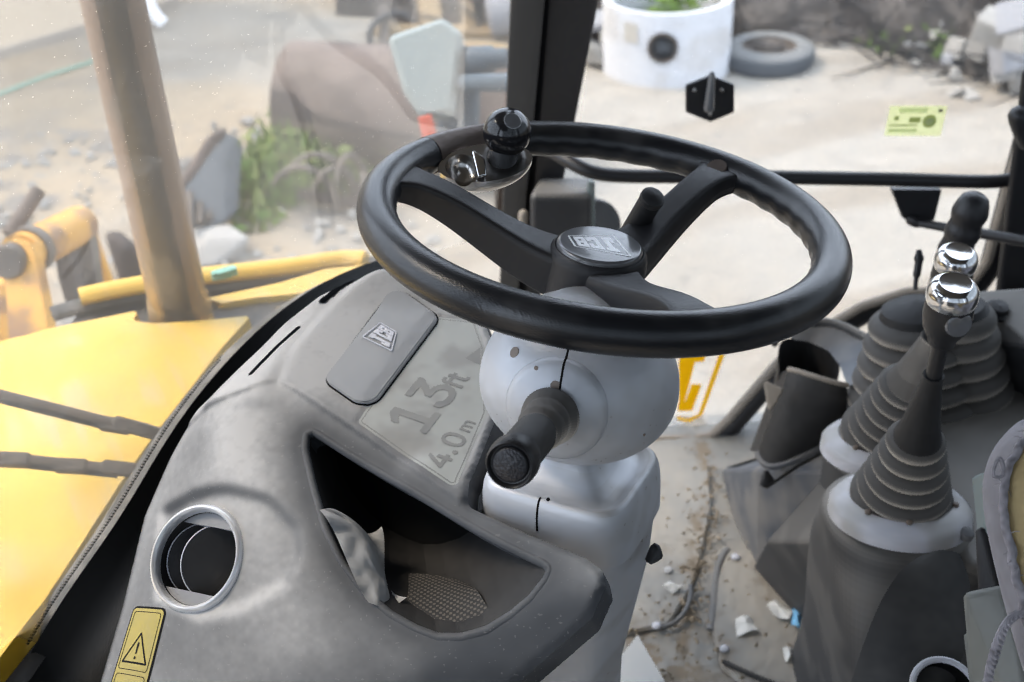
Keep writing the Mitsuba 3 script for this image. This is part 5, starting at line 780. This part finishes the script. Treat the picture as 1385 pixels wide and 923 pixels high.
# third lever with the tall boot
lt = thing("control_lever", "black grip lever with the largest ribbed boot behind the chrome levers", "lever")
b0, b1 = V(*(0.5443,1.227,1.5884)), V(*(0.525,1.2572,1.8186)); bl = float(np.linalg.norm(b1 - b0))
ob("boot", bellows(b0, b1 - b0, bl * .88, .092, .046, 8, .0165, ncirc=72), "mat_bellow", lt, smooth=60); ob("boot_top", lathe([(.047, 0), (.044, .012), (.028, .022), (.0, .026)], b0 + (b1 - b0) * .87, b1 - b0, 48), "mat_black_rough", lt)
b2, b3 = V(*(0.6065,1.2289,1.6464)), V(*(0.5755,1.2379,1.8071)); ob("second_boot", bellows(b2, b3 - b2, float(np.linalg.norm(b3 - b2)), .058, .035, 6, .010), "mat_bellow", lt, smooth=60); ob("second_boot_top", lathe([(.036, 0), (.03, .008), (0, .010)], b3, b3 - b2, 40), "mat_black_rough", lt)
g0, g1_ = V(*(0.56,1.2507,1.882)), V(*(0.5732,1.2511,1.9561)); ga_ = nrm(g1_ - g0); gl = float(np.linalg.norm(g1_ - g0))
ob("grip", lathe([(.016, -.06), (.019, -.01)] + [(.0208 + .0012 * math.sin(t * 18), gl * t) for t in np.linspace(0, .85, 18)] + [(.0195, gl * .95), (.016, gl * 1.06), (.010, gl * 1.12), (.0, gl * 1.14)], g0, ga_, 40), "mat_black", lt, smooth=50)
tg_ = thing("toggle_switch", "thin black toggle stalk beside the largest boot", "switch"); ob("stalk", tube(curve([(0.5272,1.271,1.8214), (0.5301,1.2814,1.8374), (0.5326,1.2876,1.847), (0.5347,1.2991,1.8647)], 16), [.003] * 5 + [.005] * 7 + [.0065, .006, .0045, .003], 12), "mat_black", tg_)
# cup holder
ch = thing("cup_holder", "dark cup holder with an angled rim on the side console", "cup holder")
front_w = net([[(0.3804,1.297,1.687), (0.3925,1.2779,1.6944), (0.4202,1.2593,1.6933), (0.4512,1.2587,1.6831)], [(0.357,1.2762,1.6275), (0.3734,1.2523,1.6366), (0.409,1.2387,1.6432), (0.4499,1.2443,1.6426)], [(0.3409,1.271,1.5643), (0.3543,1.2402,1.5629), (0.3905,1.2342,1.5812), (0.4424,1.2388,1.6066)]], 20, 24)
ob("front_wall", grid(front_w), "mat_black_rough", ch, smooth=True); ob("front_lip", tube(front_w[0], .0035, 10), "mat_plinth", ch); ob("foot_edge", tube(front_w[-1], .005, 10), "mat_console_blue", ch)
ob("side_web", grid(net([[(0.3804,1.297,1.687), (0.3774,1.3395,1.6515)], [(0.357,1.2762,1.6275), (0.3624,1.3302,1.6004)], [(0.3409,1.271,1.5643), (0.3416,1.3193,1.5286)]], 12, 6, 2)), "mat_black_rough", ch, smooth=True)
inn_w = np.array([curve([(0.3752,1.326,1.6674), (0.3886,1.3796,1.6766), (0.4134,1.4076,1.6646), (0.4408,1.4129,1.6543), (0.4631,1.3884,1.6533), (0.4659,1.3445,1.6592), (0.4447,1.2843,1.6767)], 40)] * 2); inn_w[1] += V(-.01, -.02, -.12)
ob("inner_wall", grid(inn_w), "mat_black_rough", ch, smooth=True); ob("inner_floor", TM(np.vstack([inn_w[1], inn_w[1].mean(0)[None]]), [[k, k + 1, 40] for k in range(39)]), "mat_gap", ch)
dk_o = [(0.4066,1.4222,1.6687), (0.4613,1.4351,1.6702), (0.5064,1.3989,1.6696), (0.5287,1.333,1.6782), (0.5221,1.2613,1.678)]; dk_i = [(0.4123,1.4071,1.6637), (0.4408,1.4123,1.6534), (0.463,1.3878,1.6524), (0.4658,1.3439,1.6583), (0.4512,1.2587,1.6831)]
dk = net([dk_i, dk_o], 8, 24, 1); ob("deck_top", grid(dk), "mat_console_blue", ch, smooth=True); ob("deck_wall", tube(curve([(0.3825,1.3894,1.6732), (0.4055,1.4222,1.6687), (0.4614,1.4357,1.6711), (0.5065,1.3995,1.6705), (0.5338,1.3317,1.6762)], 40), .006, 10, flat=1.5), "mat_console", ch)
ob("slot_notch", hull([(0.3432,1.2664,1.6858), (0.3509,1.2525,1.6644), (0.3465,1.2488,1.6586), (0.3607,1.2575,1.6812)], .004, 8), "mat_plinth", ch); ob("clip", hull([(0.3445,1.2315,1.5587), (0.352,1.2246,1.548), (0.3395,1.2232,1.5459)], .005, 8), "mat_black", ch); ob("trim_line", tube([(0.3402,1.2089,1.5513), (0.3782,1.1972,1.5977), (0.4312,1.1895,1.6408)], .0022, 8), "mat_gap", ch)
# side wall behind the levers
ob("rear_bin", hull([(0.6845,1.3,1.5885), (0.7651,1.3,1.5832), (0.7283,1.42,1.699), (0.7921,1.42,1.6951), (0.6937,1.25,1.4358), (0.7765,1.25,1.4301), (0.8339,1.5,1.6577)], .012, 10), "mat_console", label="dark grey side trim rising behind the levers at the right edge", category="trim", smooth=40); ob("deck_bolt", lathe([(0, .01), (.011, .009), (.013, .002), (.018, .001), (.018, -.004)], (0.6375,1.2617,1.7887), (0, -.3, 1), 20), "mat_black", label="dark bolt head on the deck beside the right boot", category="bolt")
ob("side_deck", hull([(0.6337,1.3213,1.7703), (0.6869,1.2709,1.8028), (0.6227,1.2746,1.7351), (0.656,1.1847,1.7803), (0.654,1.2903,1.6491), (0.6981,1.1861,1.6723)], .01, 10), "mat_console", label="dusty deck below the black rear pillar", category="trim", smooth=40)

# ================================================================== seat
se = thing("driver_seat", "worn driver seat edge with torn cover showing yellow foam", "seat")
rowsS = [[(0.4558,0.8017,1.9617), (0.4227,0.7735,1.9733), (0.4015,0.7519,1.9676), (0.3897,0.7291,1.9509), (0.3894,0.6962,1.9186), (0.3959,0.6587,1.8792), (0.4066,0.6184,1.8355), (0.4247,0.5884,1.7984)], [(0.4338,0.7527,1.9964), (0.4076,0.723,2.0058), (0.3913,0.7026,1.9928), (0.3847,0.6828,1.9715), (0.386,0.6598,1.9452), (0.3911,0.6337,1.9141), (0.403,0.5949,1.8637), (0.4168,0.5692,1.824)]]
gA = np.array([curve(r, 40) for r in rowsS]); off = gA.copy(); cover = np.array([gA[0] + V(.03, .05, -.03), gA[0], gA[0] * .5 + gA[1] * .5 + nrm(V(-.4, -.5, .5)) * .006, gA[1]]); cover = np.array([curve(cover[:, j], 14) for j in range(40)]).transpose(1, 0, 2)
ob("cover", grid(cover), "mat_seat", se, smooth=True)
pe = gA[1] + V(.0, -.002, .003); fz = np.array([pe[j] + .0016 * nrm(rng.normal(size=3)) for j in range(40)]); ob("piping", tube(curve(fz, 120), .0035, 10), "mat_piping", se, label="frayed purple grey piping along the torn cover")
fr2 = [pe + V(.002, .004, -.004), pe + V(.018, .004, .008), pe + V(.05, .01, .012), pe + V(.14, .02, .01)]; ob("foam", grid(np.array([curve(np.array(fr2)[:, j], 12) for j in range(40)]).transpose(1, 0, 2)), "mat_foam", se, label="yellow foam showing through the torn cover", smooth=True)
thr = []
for k in range(46):
    j = int(rng.integers(0, 40)); p = pe[j]; d = nrm(rng.normal(size=3)) * rng.uniform(.004, .012); thr.append(tube([p, p + d * .6 + V(0, 0, .001), p + d], [.0004, .0004, .0002], 4))
ob("loose_threads", thr, "mat_piping", se, kind="stuff"); ob("thread_loop", tube(curve([(0.3797,0.6977,2.0127), (0.3752,0.6937,2.0065), (0.3754,0.6898,2.0006), (0.3813,0.6903,2.0013), (0.3818,0.6951,2.0087)], 30, True), .0016, 6, closed=True), "mat_piping", se)
ob("cushion", place(rbox((.5, .5, .14), .05), (.86, .62, 1.80), (0, 0, 1)), "mat_seat", se)
tp0 = curve([(0.39,0.6193,1.9195), (0.376,0.6178,1.9172), (0.368,0.6117,1.9079), (0.3635,0.6069,1.8912), (0.3605,0.6009,1.8728), (0.3545,0.5868,1.8512)], 60); tw = np.arange(60) * 1.1
e_ = np.c_[np.cos(tw), np.sin(tw) * .7, np.sin(tw) * .7] * .0022
tw_ = thing("twine", "frayed grey twine hanging from the torn seat edge", "twine"); ob("strand", tube(tp0 + e_, .0024, 8), "mat_piping", tw_); ob("strand", tube(tp0 - e_, .0024, 8), "mat_piping", tw_)
sb0 = thing("seat_base", "grey green plastic panels of the seat base at the bottom right", "seat base")
ob("panel", hull([(0.3899,0.7042,1.8483), (0.4092,0.6989,1.8586), (0.4122,0.6589,1.8336), (0.4152,0.6114,1.7788), (0.399,0.6378,1.7461), (0.3914,0.6802,1.8114), (0.4257,0.7272,1.8286)], .008, 10), "mat_seat_plastic", sb0); ob("panel", hull([(0.3958,0.7074,1.7981), (0.4026,0.7086,1.8), (0.4103,0.6505,1.7288), (0.4017,0.6572,1.7208)], .004, 8), "mat_seat_plastic", sb0); ob("panel", hull([(0.4471,0.8523,1.856), (0.4492,0.8387,1.8718), (0.4446,0.7948,1.841), (0.442,0.8079,1.8244)], .005, 8), "mat_mirror_shell", sb0); ob("hinge", hull([(0.4367,0.8018,1.8333), (0.4416,0.7854,1.8265), (0.4369,0.7503,1.8091), (0.4286,0.7577,1.8022)], .006, 8), "mat_black", sb0)
